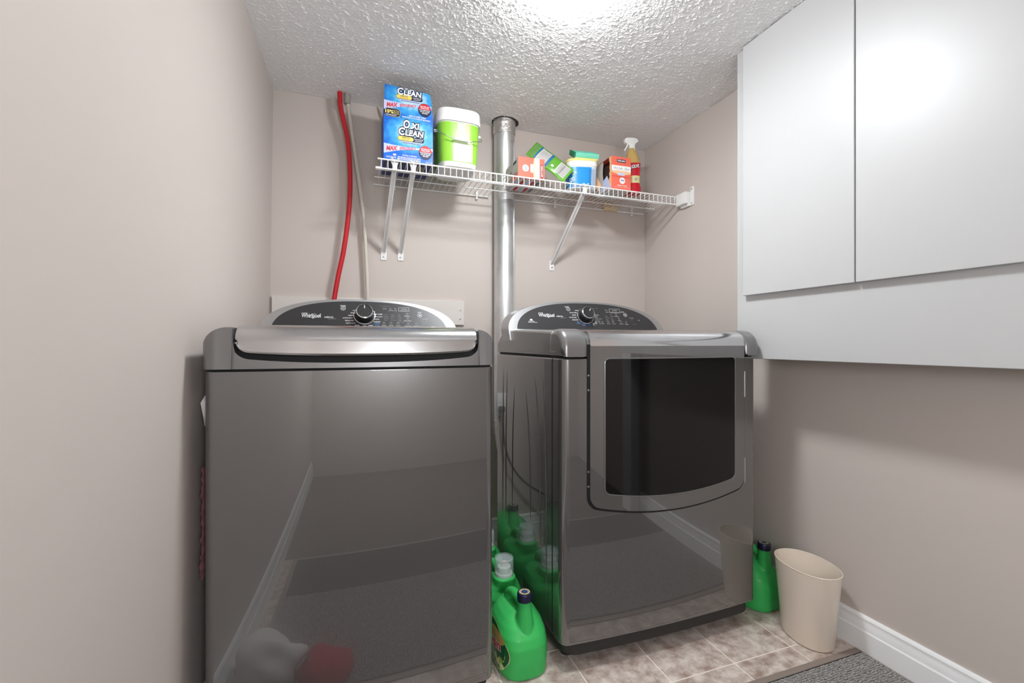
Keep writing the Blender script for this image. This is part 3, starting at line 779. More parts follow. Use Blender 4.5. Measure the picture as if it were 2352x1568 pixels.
a = math.radians(-38); Pk.raw([(math.cos(a)*q-math.sin(a)*w_, 0) if False else (w_*math.cos(a)-q*math.sin(a), w_*math.sin(a)+q*math.cos(a)) for w_, q in ((-0.0012, 0.011), (0.0012, 0.011), (0.0012, 0.024), (-0.0012, 0.024))], [(0, 1, 2, 3)], 'print_white', 0)
Pk.build('pointer', kb2)

for o_ in list(wm.children_recursive)+list(dr.children_recursive)+list(cab.children_recursive):
    if o_.name.split('.')[0] in ('body', 'door', 'deck', 'deck_side', 'corner_cap', 'window', 'toe_kick'):
        wn_ = o_.modifiers.new('weighted', 'WEIGHTED_NORMAL'); wn_.weight = 100; wn_.keep_sharp = True

# ------------------------------------------------------------------ wire shelf
SZ = 1.738; SYF = 1.867; SYB = 2.166
sh = empty('wire_shelf', (0.83, 2.0, SZ), 'long white wire shelf fixed below the ceiling on the back wall', 'shelf')
DUX, DUY, DUR = 0.7036, 2.122, 0.052
obj('front_rod', tube([(0.086, SYF, SZ-0.002), (1.558, SYF, SZ-0.002)], 0.0036, 8), 'shelf_white', sh)
lr = obj('front_rod', tube([(0.082, SYF-0.002, SZ-0.040), (1.553, SYF-0.002, SZ-0.040)], 0.0036, 8), 'shelf_white', sh)
obj('end_cap', lathe([(0.0, -0.006), (0.005, -0.004), (0.0058, 0.006), (0.0058, 0.016)], (0.082, SYF-0.002, SZ-0.040), 12, 'x'), 'shelf_white', lr)
for y_, a_, b_ in ((1.972, 0.082, 1.548), (2.064, 0.080, 1.55)):
    obj('cross_rod', tube([(a_, y_, SZ-0.006), (b_, y_, SZ-0.006)], 0.0027, 8), 'shelf_white', sh)
for a_, b_ in ((0.080, 0.633), (0.768, 1.550)):
    obj('back_rod', tube([(a_, SYB, SZ-0.006), (b_, SYB, SZ-0.006)], 0.0034, 8), 'shelf_white', sh)
def wire_geo(yb): return tube([(0, yb, SZ), (0, SYF+0.004, SZ), (0, SYF-0.0005, SZ-0.003), (0, SYF-0.0035, SZ-0.008), (0, SYF-0.0035, SZ-0.043)], 0.0016, 6)
wcache = {}
x = 0.100
while x < 1.55:
    yb = 2.066 if abs(x-DUX) < 0.066 else SYB
    if yb not in wcache:
        o = obj('deck_wire', wire_geo(yb), 'shelf_white', sh); wcache[yb] = o.data
        # mesh is stored relative to the shelf origin; shift it along x only
        o.location = (x, 0, 0)
    else:
        o = bpy.data.objects.new('deck_wire', wcache[yb]); COL.objects.link(o); o.parent = sh; o.location = (x, 0, 0)
    x += 0.0254
# wall clips and the end bracket
for cx_ in (0.175, 0.245, 0.573, 1.000, 1.475):
    obj('wall_clip', merge(box(cx_-0.006, cx_+0.006, 2.163, YB, SZ-0.024, SZ+0.022, 0.002), tube([(cx_-0.006, SYB, SZ-0.006), (cx_+0.006, SYB, SZ-0.006)], 0.0062, 10)), 'clip_plastic', sh)
eb = obj('end_bracket', merge(box(1.5625, XR, 1.775, 1.80, SZ-0.062, SZ+0.030, 0.002), box(1.535, XR, 1.80, 1.874, SZ-0.050, SZ+0.008, 0.003), box(1.553, XR, 1.80, 1.86, SZ-0.062, SZ-0.045, 0.004)), 'shelf_white', sh)
for zz_ in (SZ+0.018, SZ-0.052): obj('screw', lathe([(0.003, 0), (0.003, -0.003)], (1.5625, 1.787, zz_), 10, 'x'), 'wire', eb)

def support(p_top, p_bot):
    p_top, p_bot = Vector(p_top), Vector(p_bot)
    d = (p_bot-p_top).normalized(); s = Vector((1, 0, 0)); s = (s-d*s.dot(d)).normalized(); t = d.cross(s)
    bms = [tobm(beam(p_top, p_bot, 0.018, 0.003))]                       # U channel
    for q in (-1, 1): bms.append(tobm(beam(p_top+s*q*0.0075+t*0.005, p_bot+s*q*0.0075+t*0.005, 0.003, 0.011)))
    b = obj('support_strut', merge(*bms), 'shelf_white', sh)
    x_ = p_top.x                                                         # flared hook over the front rods
    hook = prism([(-0.009, -0.042), (0.009, -0.042), (0.010, -0.018), (0.017, 0.0), (0.017, 0.006), (-0.017, 0.006), (-0.017, 0.0), (-0.010, -0.018)], lambda a, bb_, c_: (x_+a, SYF+0.006+c_, SZ+bb_), 0.0, 0.003)
    obj('hook', merge(hook, box(x_-0.016, x_-0.007, SYF-0.006, SYF+0.008, SZ+0.003, SZ+0.0065, 0.001, 1), box(x_+0.007, x_+0.016, SYF-0.006, SYF+0.008, SZ+0.003, SZ+0.0065, 0.001, 1)), 'shelf_white', b)
    obj('wall_plate', box(p_bot.x-0.014, p_bot.x+0.014, YB-0.004, YB, p_bot.z-0.043, p_bot.z+0.010, 0.0015, 1), 'shelf_white', b)
    obj('screw', lathe([(0.0045, 0), (0.004, -0.003)], (p_bot.x, YB-0.004, p_bot.z-0.026), 12, 'y'), 'wire', b)
support((0.153, SYF+0.012, SZ-0.02), (0.127, YB-0.007, 1.428))
support((0.227, SYF+0.012, SZ-0.02), (0.204, YB-0.007, 1.430))
support((1.020, SYF+0.012, SZ-0.02), (0.986, YB-0.007, 1.425))

# ------------------------------------------------------------------ duct, pipes, board, outlet
du_ = empty('vent_duct', (DUX, DUY, 0.2), 'round galvanized metal vent duct rising through the wire shelf to the ceiling', 'duct')
pipe = obj('pipe', lathe([(DUR, 0.62), (DUR, 1.700), (DUR-0.0015, 1.702), (DUR-0.0015, 1.706), (DUR, 1.708), (DUR, H)], (DUX, DUY, 0), 40), 'galv', du_)
obj('pipe_seam', tube([(DUX+0.040, DUY-0.034, 0.62), (DUX+0.040, DUY-0.034, 1.99)], 0.0028, 6), 'galv', pipe)
rr = random.Random(3)
rg = []
for h, r_ in ((2.030, 0.0535), (2.034, 0.056), (2.05, 0.0555), (2.065, 0.057), (2.08, 0.0555), (2.093, 0.058), (H, 0.057)):
    rg.append([(DUX+(r_+rr.uniform(-0.0012, 0.0012))*math.cos(2*PI*k/36), DUY+(min(r_, 0.0545)+rr.uniform(-0.0012, 0.0005))*math.sin(2*PI*k/36), h+rr.uniform(-0.003, 0.002)*(h < 2.04)) for k in range(36)])
obj('foil_tape', loft(rg, False, False), 'foil', du_)
ho = []; hi_ = []
for k in range(40):
    a = 2*PI*k/40; w = 0.060+0.005*rr.random()+0.013*max(0, math.cos(a-0.35))**2
    ho.append((DUX+w*math.cos(a), min(DUY+w*math.sin(a), YB-0.0005), H-0.0022)); hi_.append((DUX+0.053*math.cos(a), DUY+0.053*math.sin(a), H-0.0022))
obj('ceiling_cutout', (ho+hi_, [(k, (k+1) % 40, 40+(k+1) % 40, 40+k) for k in range(40)]), 'black', du_)
fl = spline([(DUX, DUY, 0.64), (DUX, DUY-0.002, 0.56), (DUX+0.01, DUY-0.03, 0.46), (DUX+0.04, DUY-0.09, 0.36), (DUX+0.07, DUY-0.13, 0.27), (DUX+0.085, DUY-0.145, 0.22), (DUX+0.09, DUY-0.148, 0.16)], 10)
obj('flexible_elbow', tube(fl, 0.05, 28, rfun=lambda t: 0.0512+0.0022*math.sin(t*120)), 'foil', du_)
P = Print((0, 0, 0), (1, 0, 0), (0, 0, 1), surf=lambda x, y, d: Vector((DUX+(DUR+d)*math.sin(x/DUR), DUY-(DUR+d)*math.cos(x/DUR), y)))
P.text('ASTM', 0.027, 1.985, 0.026, 0.008, 'print_grey', 1, rot=-0.12); P.text('26 GA', 0.034, 1.974, 0.016, 0.005, 'print_grey', 1, rot=-0.12)
P.build('stamped_lettering', pipe)

red = tube([(-0.062, 2.108, H), (-0.058, 2.110, 2.03), (-0.030, 2.118, 1.90), (-0.020, 2.120, 1.75), (-0.024, 2.120, 1.60), (-0.045, 2.122, 1.42), (-0.072, 2.126, 1.28), (-0.090, 2.130, 1.15), (-0.10, 2.130, 0.95)], 0.0105, 12, 10)
obj('water_pipe', red, 'pex_red', at=(-0.1, 2.13, 0.95), label='bright red plastic water pipe hanging from the ceiling behind the washer', category='pipe')
wpt = empty('water_pipe', (0.06, 2.13, 0.95), 'off-white plastic water pipe hanging from the ceiling beside the red pipe', 'pipe')
obj('tube', tube([(-0.033, 2.112, H), (-0.024, 2.116, 2.02), (-0.004, 2.128, 1.88), (0.020, 2.136, 1.72), (0.038, 2.140, 1.56), (0.048, 2.142, 1.40), (0.053, 2.142, 1.28), (0.056, 2.142, 1.15), (0.058, 2.140, 0.95)], 0.0085, 12, 10), 'pex_white', wpt)
obj('ceiling_sleeve', lathe([(0.013, 0), (0.0145, 0.001), (0.0145, 0.045), (0.013, 0.046)], (-0.032, 2.112, H-0.046), 20), 'sleeve', wpt)
P = Print((0, 0, 0), (1, 0, 0), (0, 0, 1))
bd = empty('backing_board', (0.08, YB-0.008, 1.087), 'cream painted board screwed to the back wall behind the washer', 'board')
obj('panel', box(-0.343+0.005, 0.509, YB-0.016, YB, 1.087, 1.204, 0.0015, 1), 'board_paint', bd)
bd_cut = None
for zz_ in (1.118, 1.160): obj('screw', lathe([(0.0045, 0), (0.0045, -0.0015), (0.002, -0.002)], (0.487, YB-0.016, zz_), 12, 'y'), 'wire', bd)
obj('wood_block', box(1.292, 1.378, YB-0.02, YB, 1.729, 1.770, 0.002), 'wood', at=(1.335, YB-0.01, 1.729), label='small bare pale wood block on the back wall under the wire shelf', category='wood block')
ol = empty('wall_outlet', (0.476, YB, 0.63), 'white outlet plate low on the back wall in the gap between washer and dryer', 'outlet')
obj('plate', box(0.441, 0.511, YB-0.006, YB, 0.63, 0.745, 0.003), 'white_plastic', ol)
obj('socket', lathe([(0.017, -0.006), (0.016, -0.008)], (0.476, YB, 0.71), 20, 'y'), 'white_plastic', ol)
obj('socket', lathe([(0.017, -0.006), (0.016, -0.008)], (0.476, YB, 0.665), 20, 'y'), 'white_plastic', ol)
cd = empty('power_cord', (0.476, 2.14, 0.6), 'black power cord hanging from the outlet in the gap behind the washer', 'cord')
obj('plug', box(0.462, 0.490, YB-0.040, YB-0.0085, 0.650, 0.680, 0.005), 'rubber_dark', cd)
obj('cable', tube([(0.476, 2.135, 0.655), (0.478, 2.128, 0.60), (0.470, 2.128, 0.50), (0.44, 2.128, 0.40), (0.38, 2.122, 0.31), (0.30, 2.10, 0.25), (0.20, 2.05, 0.20), (0.15, 1.95, 0.18)], 0.0055, 8, 8), 'rubber_dark', cd)

# ------------------------------------------------------------------ things on the shelf
Z0 = SZ+0.0034
# big blue box with its front flap standing up
ox = empty('detergent_box', (0.21, 1.885, Z0), 'tall blue stain remover powder box with its top flap standing open', 'box')
BX0, BX1, BY0, BY1, BZ1 = 0.110, 0.309, 1.885, 2.055, 1.957
w_ = 0.0012
obj('front_panel', box(BX0, BX1, BY0, BY0+w_, Z0, BZ1), 'oxi_blue', ox, smooth=False)
obj('side_panel', box(BX0, BX0+w_, BY0+w_, BY1, Z0, BZ1), 'box_side', ox, smooth=False)
obj('side_panel', box(BX1-w_, BX1, BY0+w_, BY1, Z0, BZ1), 'box_side', ox, smooth=False)
obj('back_panel', box(BX0+w_, BX1-w_, BY1-w_, BY1, Z0, BZ1), 'box_side', ox, smooth=False)
obj('bottom_panel', box(BX0+w_, BX1-w_, BY0+w_, BY1-w_, Z0, Z0+w_), 'box_navy', ox, smooth=False)
# flap leans back a touch, its top edge torn unevenly
FH = 0.098
fl_ = [(BX0+0.001, 0), (BX1-0.002, 0), (BX1-0.006, 0.060), (BX1-0.010, 0.083), (BX1-0.03, 0.088), (BX0+0.12, 0.091), (BX0+0.07, 0.094), (BX0+0.012, 0.0975), (BX0+0.005, 0.098)]
obj('top_flap', prism(fl_, lambda a, b, c: (a, BY0+c+0.10*b, BZ1+b), 0, w_), 'oxi_blue', ox, smooth=False)
obj('torn_flap', prism([(0, 0), (0.06, 0), (0.05, 0.035), (0.02, 0.05), (0.0, 0.03)], lambda a, b, c: (BX0-0.002-b*0.45+c, BY0+0.06+a, BZ1-0.015+b), 0, 0.001), 'cardboard', ox, smooth=False)
def oxi_logo(P, x, y, s, oxi=True):
    for dm, bold, l in (('navy', 0.15, 2), ('white_print', 0.035, 3)):
        g = 1.0 if l == 3 else 1.12
        if oxi:
            P.text('O', x-0.018*s, y+0.024*s, 0.022*s*g, 0.029*s*(1.0 if l == 3 else 1.24), dm, l, bold=bold, shear=0.12)
            P.text('XI', x+0.010*s, y+0.021*s, 0.028*s*g, 0.021*s*(1.0 if l == 3 else 1.3), dm, l, bold=bold, shear=0.12)
        P.text('C', x-0.034*s, y-0.002*s, 0.021*s*g, 0.027*s*(1.0 if l == 3 else 1.24), dm, l, bold=bold, shear=0.12)
        P.text('LEAN', x+0.008*s, y-0.004*s, 0.062*s*g, 0.021*s*(1.0 if l == 3 else 1.3), dm, l, bold=bold, shear=0.12)
def oxi_pills(P, x, y):
    P.rect(x-0.054, x+0.054, y-0.0095, y+0.0095, 'navy', 2, 0.009)
    P.rect(x-0.053, x+0.010, y-0.0085, y+0.0085, 'yellow', 3, 0.0082)
    P.text('VERSATILE', x-0.022, y+0.0035, 0.030, 0.0045, 'navy', 4, bold=0.02); P.text('POLYVALENT', x-0.022, y-0.0045, 0.034, 0.0045, 'print_red', 4)
    P.text('STAIN REMOVER', x+0.031, y+0.0028, 0.036, 0.0042, 'white_print', 4, bold=0.02); P.text('DETACHANT', x+0.031, y-0.0042, 0.028, 0.004, 'white_print', 4, bold=0.02)
    P.rect(x-0.036, x+0.044, y-0.0185, y-0.011, 'lavender', 2); P.lines(x-0.034, x+0.042, y-0.0172, y-0.0115, 1, 'text_blue', 3, 0.45, 5)
def oxi_band(P, y, x0, x1, badge_x):
    m_ = 16; up_ = [(x0+(x1-x0)*i/m_, y+0.012+0.011*(1-i/m_)**2+0.012*(i/m_)**2-0.006) for i in range(m_+1)]
    lo_ = [(x0+(x1-x0)*i/m_, y-0.024+0.030*math.sin(PI/2*min(1, i/m_*1.3))) for i in range(m_+1)]
    P.poly(lo_+up_[::-1], 'lavender', 1)
    P.text('MAX', x0+0.032, y-0.001, 0.046, 0.018, 'print_red', 3, bold=0.05, shear=0.25, rot=0.10)
    P.text('EFFICIENCY', x0+0.096, y+0.0055, 0.068, 0.012, 'print_red', 3, bold=0.02, shear=0.2, rot=0.10)
    P.disc(badge_x, y-0.002, 0.027, 0.029, 'navy', 3); P.disc(badge_x, y-0.002, 0.026, 0.028, 'red', 4, 20, 0.05, PI-0.05)
    for q, s_ in enumerate(('BETTER ON', 'GREASY STAINS', 'PLUS EFFICACE', 'SUR LES TACHES', 'GRASSES')):
        P.text(s_, badge_x, y+0.012-0.0068*q-(0.002 if q > 1 else 0), (0.036, 0.034, 0.044, 0.038, 0.024)[q], 0.0048, 'white_print', 5, bold=0.03)
P = Print((BX0, BY0, Z0), (1, 0, 0), (0, 0, 1))
W_ = BX1-BX0; HH = BZ1-Z0
oxi_logo(P, 0.113, 0.128, 1.22); oxi_pills(P, 0.109, 0.097)
oxi_band(P, 0.052, 0.0005, W_-0.0005, W_-0.031)
P.rect(0.001, 0.066, HH-0.036, HH-0.002, 'yellow', 2, 0.014); P.rect(0.001, 0.065, HH-0.035, HH-0.003, 'navy', 3, 0.013)
P.text('15%', 0.022, HH-0.017, 0.032, 0.014, 'yellow', 4, bold=0.05); 
for q, s_ in enumerate(('More Powder', 'Plus de', 'Poudre')): P.text(s_, 0.050, HH-0.011-0.006*q, 0.022, 0.0042, 'yellow', 4, bold=0.02)
P.lines(0.008, 0.050, HH-0.032, HH-0.026, 2, 'white_print', 4, 0.4, 9)
P.text('ADD TO EVERY LOAD', 0.135, HH-0.022, 0.070, 0.0065, 'white_print', 2, bold=0.02); P.text('AJOUTEZ A CHAQUE BRASSEE', 0.130, HH-0.031, 0.116, 0.0065, 'white_print', 2, bold=0.02, rot=-0.02)
P.text('CAUTION / ATTENTION', 0.103, 0.028, 0.058, 0.0055, 'white_print', 2, bold=0.02); P.lines(0.055, 0.148, 0.008, 0.0235, 4, 'white_print', 2, 0.45, 4)
P.disc(0.043, 0.026, 0.007, 0.004, 'white_print', 2); P.lines(0.01, 0.05, 0.012, 0.020, 2, 'white_print', 2, 0.45, 6); P.text('5 kg (11 lb)', 0.182, 0.010, 0.026, 0.0055, 'white_print', 2, bold=0.02)
P.build('front_print', ox)
P = Print((BX0, BY0, BZ1), (1, 0, 0), Vector((0, 0.10, 1)))
oxi_logo(P, 0.107, 0.080, 1.18, False); oxi_pills(P, 0.103, 0.054); oxi_band(P, 0.014, 0.0015, W_-0.006, W_-0.034)
for dm, l in (('navy', 2), ('white_print', 3)):
    P.rect(0.086, 0.098, 0.0895, 0.0935, dm, l, 0.0015); P.rect(0.105, 0.122, 0.0885, 0.0915, dm, l, 0.001)
P.build('flap_print', ox)
P = Print((BX0, BY0, Z0), (1, 0, 0), (0, -1, 0)); P.o = Vector((BX0, BY1, Z0)); P.n = Vector((0, 0, -1))
P.lines(0.115, 0.165, 0.095, 0.145, 7, 'cap_ring', 1, 0.45, 12); P.build('bottom_print', ox)

# green bucket with white lid and bail handle
bk = empty('detergent_bucket', (0.418, 1.955, Z0), 'bright green plastic bucket with a white lid and wire handle', 'bucket')
bcx, bcy = 0.420, 1.957
secs = [(0.0, 0.070, 0.084), (0.004, 0.078, 0.092), (0.018, 0.081, 0.095), (0.020, 0.0825, 0.0965), (0.10, 0.0875, 0.1005), (0.19, 0.0925, 0.1045), (0.205, 0.0930, 0.105)]
bb_ = obj('bucket', loft([superell(bcx, bcy, Z0+h, a, b, 4.2, 56) for h, a, b in secs]), 'bucket_white', bk, angle=50)
secs2 = [(0.022, 0.0832, 0.0972), (0.10, 0.0881, 0.1011), (0.184, 0.0927, 0.1047)]
obj('label_wrap', loft([superell(bcx, bcy, Z0+h, a, b, 4.2, 56) for h, a, b in secs2], False, False), 'lime', bb_)
obj('lid', loft([superell(bcx, bcy, Z0+h, a, b, 4.0, 56) for h, a, b in ((0.190, 0.094, 0.106), (0.188, 0.0985, 0.1105), (0.206, 0.100, 0.112), (0.208, 0.0985, 0.110), (0.232, 0.0985, 0.110), (0.242, 0.096, 0.1075), (0.246, 0.090, 0.101), (0.246, 0.084, 0.096), (0.243, 0.082, 0.094))]), 'bucket_white', bk, angle=50)
def bsurf(x, y, d):
    t = (y-0.02)/0.164; a = 0.0832+(0.0927-0.0832)*t; b = 0.0972+(0.1047-0.0972)*t
    X = x; Y = b*(max(0, 1-abs(X/a)**4.2))**(1/4.2)
    return Vector((bcx+X, bcy-Y-d-0.0004, Z0+y))
P = Print((0, 0, 0), (1, 0, 0), (0, 0, 1), surf=bsurf)
def gridrect(P, x0, x1, y0, y1, m, l, nx=8):
    for i in range(nx): P.rect(x0+(x1-x0)*i/nx, x0+(x1-x0)*(i+1)/nx, y0, y1, m, l)
gridrect(P, -0.030, 0.055, 0.024, 0.115, 'lime_pale', 1, 12)
P.rect(-0.012, 0.020, 0.148, 0.180, 'white_print', 1); P.ring(0.004, 0.167, 0.008, 0.003, 'lime', 2); P.lines(-0.008, 0.016, 0.151, 0.155, 1, 'lime', 2, 0.5)
P.lines(-0.020, 0.030, 0.134, 0.147, 3, 'white_print', 2, 0.5, 3)
for q in range(3): P.rect(-0.014+0.016*q, -0.003+0.016*q, 0.116, 0.130, 'tub_pale', 2, 0.002)
P.lines(-0.026, 0.050, 0.028, 0.112, 18, 'white_print', 3, 0.35, 8)
P.build('label_print', bb_)
hb = [(bcx-0.099, bcy-0.045, Z0+0.163), (bcx-0.096, bcy-0.085, Z0+0.145), (bcx-0.075, bcy-0.113, Z0+0.122), (bcx-0.045, bcy-0.1165, Z0+0.112), (bcx-0.034, bcy-0.1165, Z0+0.106), (bcx-0.030, bcy-0.1165, Z0+0.110), (bcx+0.035, bcy-0.1165, Z0+0.106), (bcx+0.040, bcy-0.1165, Z0+0.101), (bcx+0.055, bcy-0.1165, Z0+0.108), (bcx+0.080, bcy-0.113, Z0+0.112), (bcx+0.101, bcy-0.08, Z0+0.130), (bcx+0.099, bcy-0.045, Z0+0.160)]
hw_ = obj('bail_handle', tube(hb, 0.0016, 6, 6), 'wire', bk)
obj('grip', tube([(bcx-0.030, bcy-0.1165, Z0+0.1095), (bcx+0.034, bcy-0.1165, Z0+0.1065)], 0.0058, 12), 'bucket_white', hw_)
for s_ in (-1, 1): obj('handle_lug', lathe([(0.007, -0.008*s_), (0.006, 0.005*s_)], (bcx+s_*0.097, bcy-0.045, Z0+0.162), 14, 'x'), 'bucket_white', bk)

def sheet_box_print(P, w, h, rotated=False):
    """front of the coral dryer sheet box; if rotated the design lies on its side."""
    def tr(x, y): return (x, y)
    pass
# lying coral box
b1 = empty('dryer_sheet_box', (0.755, 1.89, Z0), 'coral dryer sheet box lying on its side next to the metal duct', 'box')
def lying(x0, x1, y0, y1, z1):
    obj('carton', box(x0, x1, y0, y1, Z0, z1, 0.0012, 1), ['coral'], b1, smooth=False)
    obj('side_panel', box(x0-0.0005, x0+0.0005, y0+0.002, y1-0.001, Z0+0.001, z1-0.001), 'box_grey', b1, smooth=False)
    obj('bottom_panel', box(x0+0.001, x1-0.001, y0+0.012, y1-0.001, Z0-0.0004, Z0+0.0003), 'box_grey', b1, smooth=False)
    P = Print((x0, y0, Z0), (1, 0, 0), (0, 0, 1)); w, h = x1-x0, z1-Z0
    R = -PI/2
    P.poly([(w*0.53, 0.001), (w-0.001, 0.001)]+[(w-0.001, h-0.001), (w*0.60, h-0.001)]+[(w*(0.60-0.05*math.sin(PI*i/8)), h-0.001-(h-0.002)*i/8) for i in range(1, 8)], 'coral_light', 1)
    P.rect(w*0.63, w*0.80, 0.001, h-0.001, 'white_print', 2)
    P.text('Ultra Soft - Ultra', w*0.72, h*0.52, h*0.80, w*0.07, 'text_grey', 3, rot=R)
    P.rect(w*0.80, w*0.99, 0.001, h-0.001, 'coral', 2)
    P.rect(w*0.845, w*0.925, h*0.10, h*0.72, 'navy', 3); P.text('KIRKLAND', w*0.885, h*0.41, h*0.54, w*0.055, 'white_print', 4, bold=0.03, rot=R)
    P.disc(w*0.27, h*0.48, 0.0155, 0.0155, 'white_print', 1); P.text('250', w*0.28, h*0.48, 0.018, 0.0085, 'text_blue', 2, bold=0.03, rot=R)
    P.rect(w*0.45, w*0.57, h*0.30, h*0.70, 'lavender', 2, 0.005)
    P.build('front_print', b1)
    P = Print((x0-0.0005, y1, Z0), (0, -1, 0), (0, 0, 1)); L_ = y1-y0
    P.rect(L_*0.62, L_*0.86, h*0.80, h*0.90, 'navy', 1); P.rect(L_*0.30, L_*0.5, h*0.50, h*0.58, 'text_grey', 1); P.lines(0.02, L_*0.9, 0.01, h*0.4, 6, 'text_grey', 1, 0.3, 2)
    P.rect(L_*0.5, L_*0.95, 0.002, h*0.28, 'coral', 2)
    P.build('side_print', b1)
    P = Print((x0, y1, Z0-0.0004), (1, 0, 0), (0, -1, 0)); P.n = Vector((0, 0, -1))
    for k in range(5): P.rect(0.004+0.025*k, 0.022+0.025*k, 0.01, L_*0.82, ('lavender', 'red', 'lavender', 'red', 'text_grey')[k], 1)
    P.build('bottom_print', b1)
lying(0.692, 0.820, 1.888, 2.062, 1.838)

# green pouch slumped behind it
po = empty('detergent_pouch', (0.90, 1.99, Z0), 'green foil refill pouch slumped at a tilt between coral box and tub', 'pouch')
pc = Vector((0.872, 1.945, 1.856))
# long axis runs down to the right
def pfn(a, b): return 0.009*max(0, (1-(a/0.044)**2))*max(0, 1-(b/0.112)**4)*(1.0 if b < 0.07 else 0.5)
NV, NU = 25, 13
def pouch_side(sgn):
    V = []
    for i in range(NV):
        b = -0.112+0.224*i/(NV-1)
        for k in range(NU):
            a = -0.044+0.088*k/(NU-1)
            wv = 0.003*math.sin(b*60+a*30)+0.0015*math.sin(a*110-b*45)
            V.append(pc+pey2*b+pex2*a+pn*(sgn*(pfn(a, b)+0.0006)+wv*0.6))
    return V
pey2 = Vector((0.755, -0.34, -0.656)).normalized()    # down the pouch
pex2 = Vector((0.656, 0.06, 0.755)); pex2 = (pex2-pey2*pex2.dot(pey2)).normalized()   # across
pn = pex2.cross(pey2)
if pn.y > 0: pn = -pn
Fv = pouch_side(1); Bv = pouch_side(-1); NN = NV*NU
fc = []
for i in range(NV-1):
    for k in range(NU-1):
        q = (i*NU+k, i*NU+k+1, (i+1)*NU+k+1, (i+1)*NU+k); fc.append(q); fc.append(tuple(NN+z for z in q[::-1]))
edge = [k for k in range(NU)]+[i*NU+NU-1 for i in range(1, NV)]+[(NV-1)*NU+k for k in range(NU-2, -1, -1)]+[i*NU for i in range(NV-2, 0, -1)]
for a_, b_ in zip(edge, edge[1:]+edge[:1]): fc.append((a_, b_, NN+b_, NN+a_))
obj('pouch', (Fv+Bv, fc), 'pouch', po, angle=80)
def psurf(x, y, d): return pc+pey2*(-y)+pex2*x+pn*(pfn(x, -y)+0.0006+0.6*(0.003*math.sin(-y*60+x*30)+0.0015*math.sin(x*110+y*45))+d+0.0006)
P = Print((0, 0, 0), (1, 0, 0), (0, 0, 1), surf=psurf)
def grid2(P, x0, x1, y0, y1, m, l, nx=8, ny=6):
    for i in range(nx):
        for j in range(ny): P.rect(x0+(x1-x0)*i/nx, x0+(x1-x0)*(i+1)/nx, y0+(y1-y0)*j/ny, y0+(y1-y0)*(j+1)/ny, m, l)
grid2(P, -0.038, 0.040, 0.066, 0.074, 'pouch_blue', 1, 10, 2); grid2(P, -0.038, 0.036, 0.012, 0.064, 'box_grey', 1, 10, 6); P.lines(-0.035, 0.033, 0.016, 0.062, 8, 'text_grey', 4, 0.35, 3)
grid2(P, -0.038, 0.040, -0.002, 0.010, 'pouch_blue', 1, 10, 2); P.rect(-0.022, -0.010, -0.030, -0.016, 'box_grey', 3)
grid2(P, -0.030, 0.036, -0.100, -0.044, 'box_grey', 1, 8, 6); P.lines(-0.027, 0.033, -0.097, -0.047, 8, 'text_grey', 4, 0.35, 5)
P.lines(-0.036, 0.036, 0.084, 0.104, 2, 'text_grey', 3, 0.4, 11)
P.build('label_print', po)

# blue and white tub with a sponge on its lid
tb = empty('detergent_tub', (1.03, 1.96, Z0), 'white tub with blue label and pale yellow lid on the wire shelf', 'tub')
tcx, tcy, trot = 1.046, 1.966, math.radians(-14)
ts = [(0.0, 0.064, 0.046), (0.004, 0.068, 0.050), (0.06, 0.071, 0.053), (0.105, 0.0735, 0.055), (0.107, 0.076, 0.0575), (0.134, 0.077, 0.0585)]
tbb = obj('tub', loft([superell(tcx, tcy, Z0+h, a, b, 3.4, 56, trot) for h, a, b in ts]), 'bucket_white', tb, angle=50)
obj('lid', loft([superell(tcx, tcy, Z0+h, a, b, 3.4, 56, trot) for h, a, b in ((0.130, 0.0785, 0.060), (0.1385, 0.0790, 0.0605), (0.141, 0.077, 0.0585), (0.141, 0.07, 0.052))]), 'tub_yellow', tb, angle=50)
full = [superell(tcx, tcy, Z0+h, a, b, 3.4, 120, trot) for h, a, b in ((0.006, 0.0693, 0.0513), (0.06, 0.0717, 0.0537), (0.100, 0.0740, 0.0555))]
def wrap(i0, i1, m, nm):
    idx = [k % 120 for k in range(i0, i1+1)]; n_ = len(idx)
    V = [r[k] for r in full for k in idx]; Fc = [(j*n_+i, j*n_+i+1, (j+1)*n_+i+1, (j+1)*n_+i) for j in range(2) for i in range(n_-1)]
    return obj(nm, (V, Fc), m, tbb)
wrap(50, 97, 'tub_blue', 'label_wrap'); wrap(97, 118, 'tub_pale', 'label_wrap')
ca, sa = math.cos(trot), math.sin(trot)
def tsurf(x, y, d):
    b = 0.0513+(0.0555-0.0513)*y/0.1; a_ = 0.0693+(0.074-0.0693)*y/0.1
    Y = -b*(max(0, 1-abs(x/a_)**3.4))**(1/3.4)-d-0.0004
    return Vector((tcx+x*ca-Y*sa, tcy+x*sa+Y*ca, Z0+y))
P = Print((0, 0, 0), (1, 0, 0), (0, 0, 1), surf=tsurf)
P.lines(0.026, 0.056, 0.012, 0.094, 14, 'text_blue', 2, 0.22, 7)
P.text('X-14', -0.044, 0.070, 0.024, 0.013, 'yellow', 3, bold=0.03, shear=0.3, rot=0.35); P.text('OXY', -0.050, 0.040, 0.026, 0.024, 'navy', 2, bold=0.05, shear=0.2, rot=0.4); P.text('OXY', -0.051, 0.041, 0.025, 0.022, 'white_print', 3, bold=0.02, shear=0.2, rot=0.4)
P.lines(-0.06, -0.02, 0.008, 0.016, 2, 'lavender', 2, 0.4, 3)
P.build('label_print', tbb)
sg = empty('sponge', (1.05, 1.95, Z0+0.142), 'teal kitchen sponge with green scouring layer lying on the tub lid', 'sponge')
spc = Vector((1.058, 1.952, Z0+0.178)); sr = math.radians(-24)
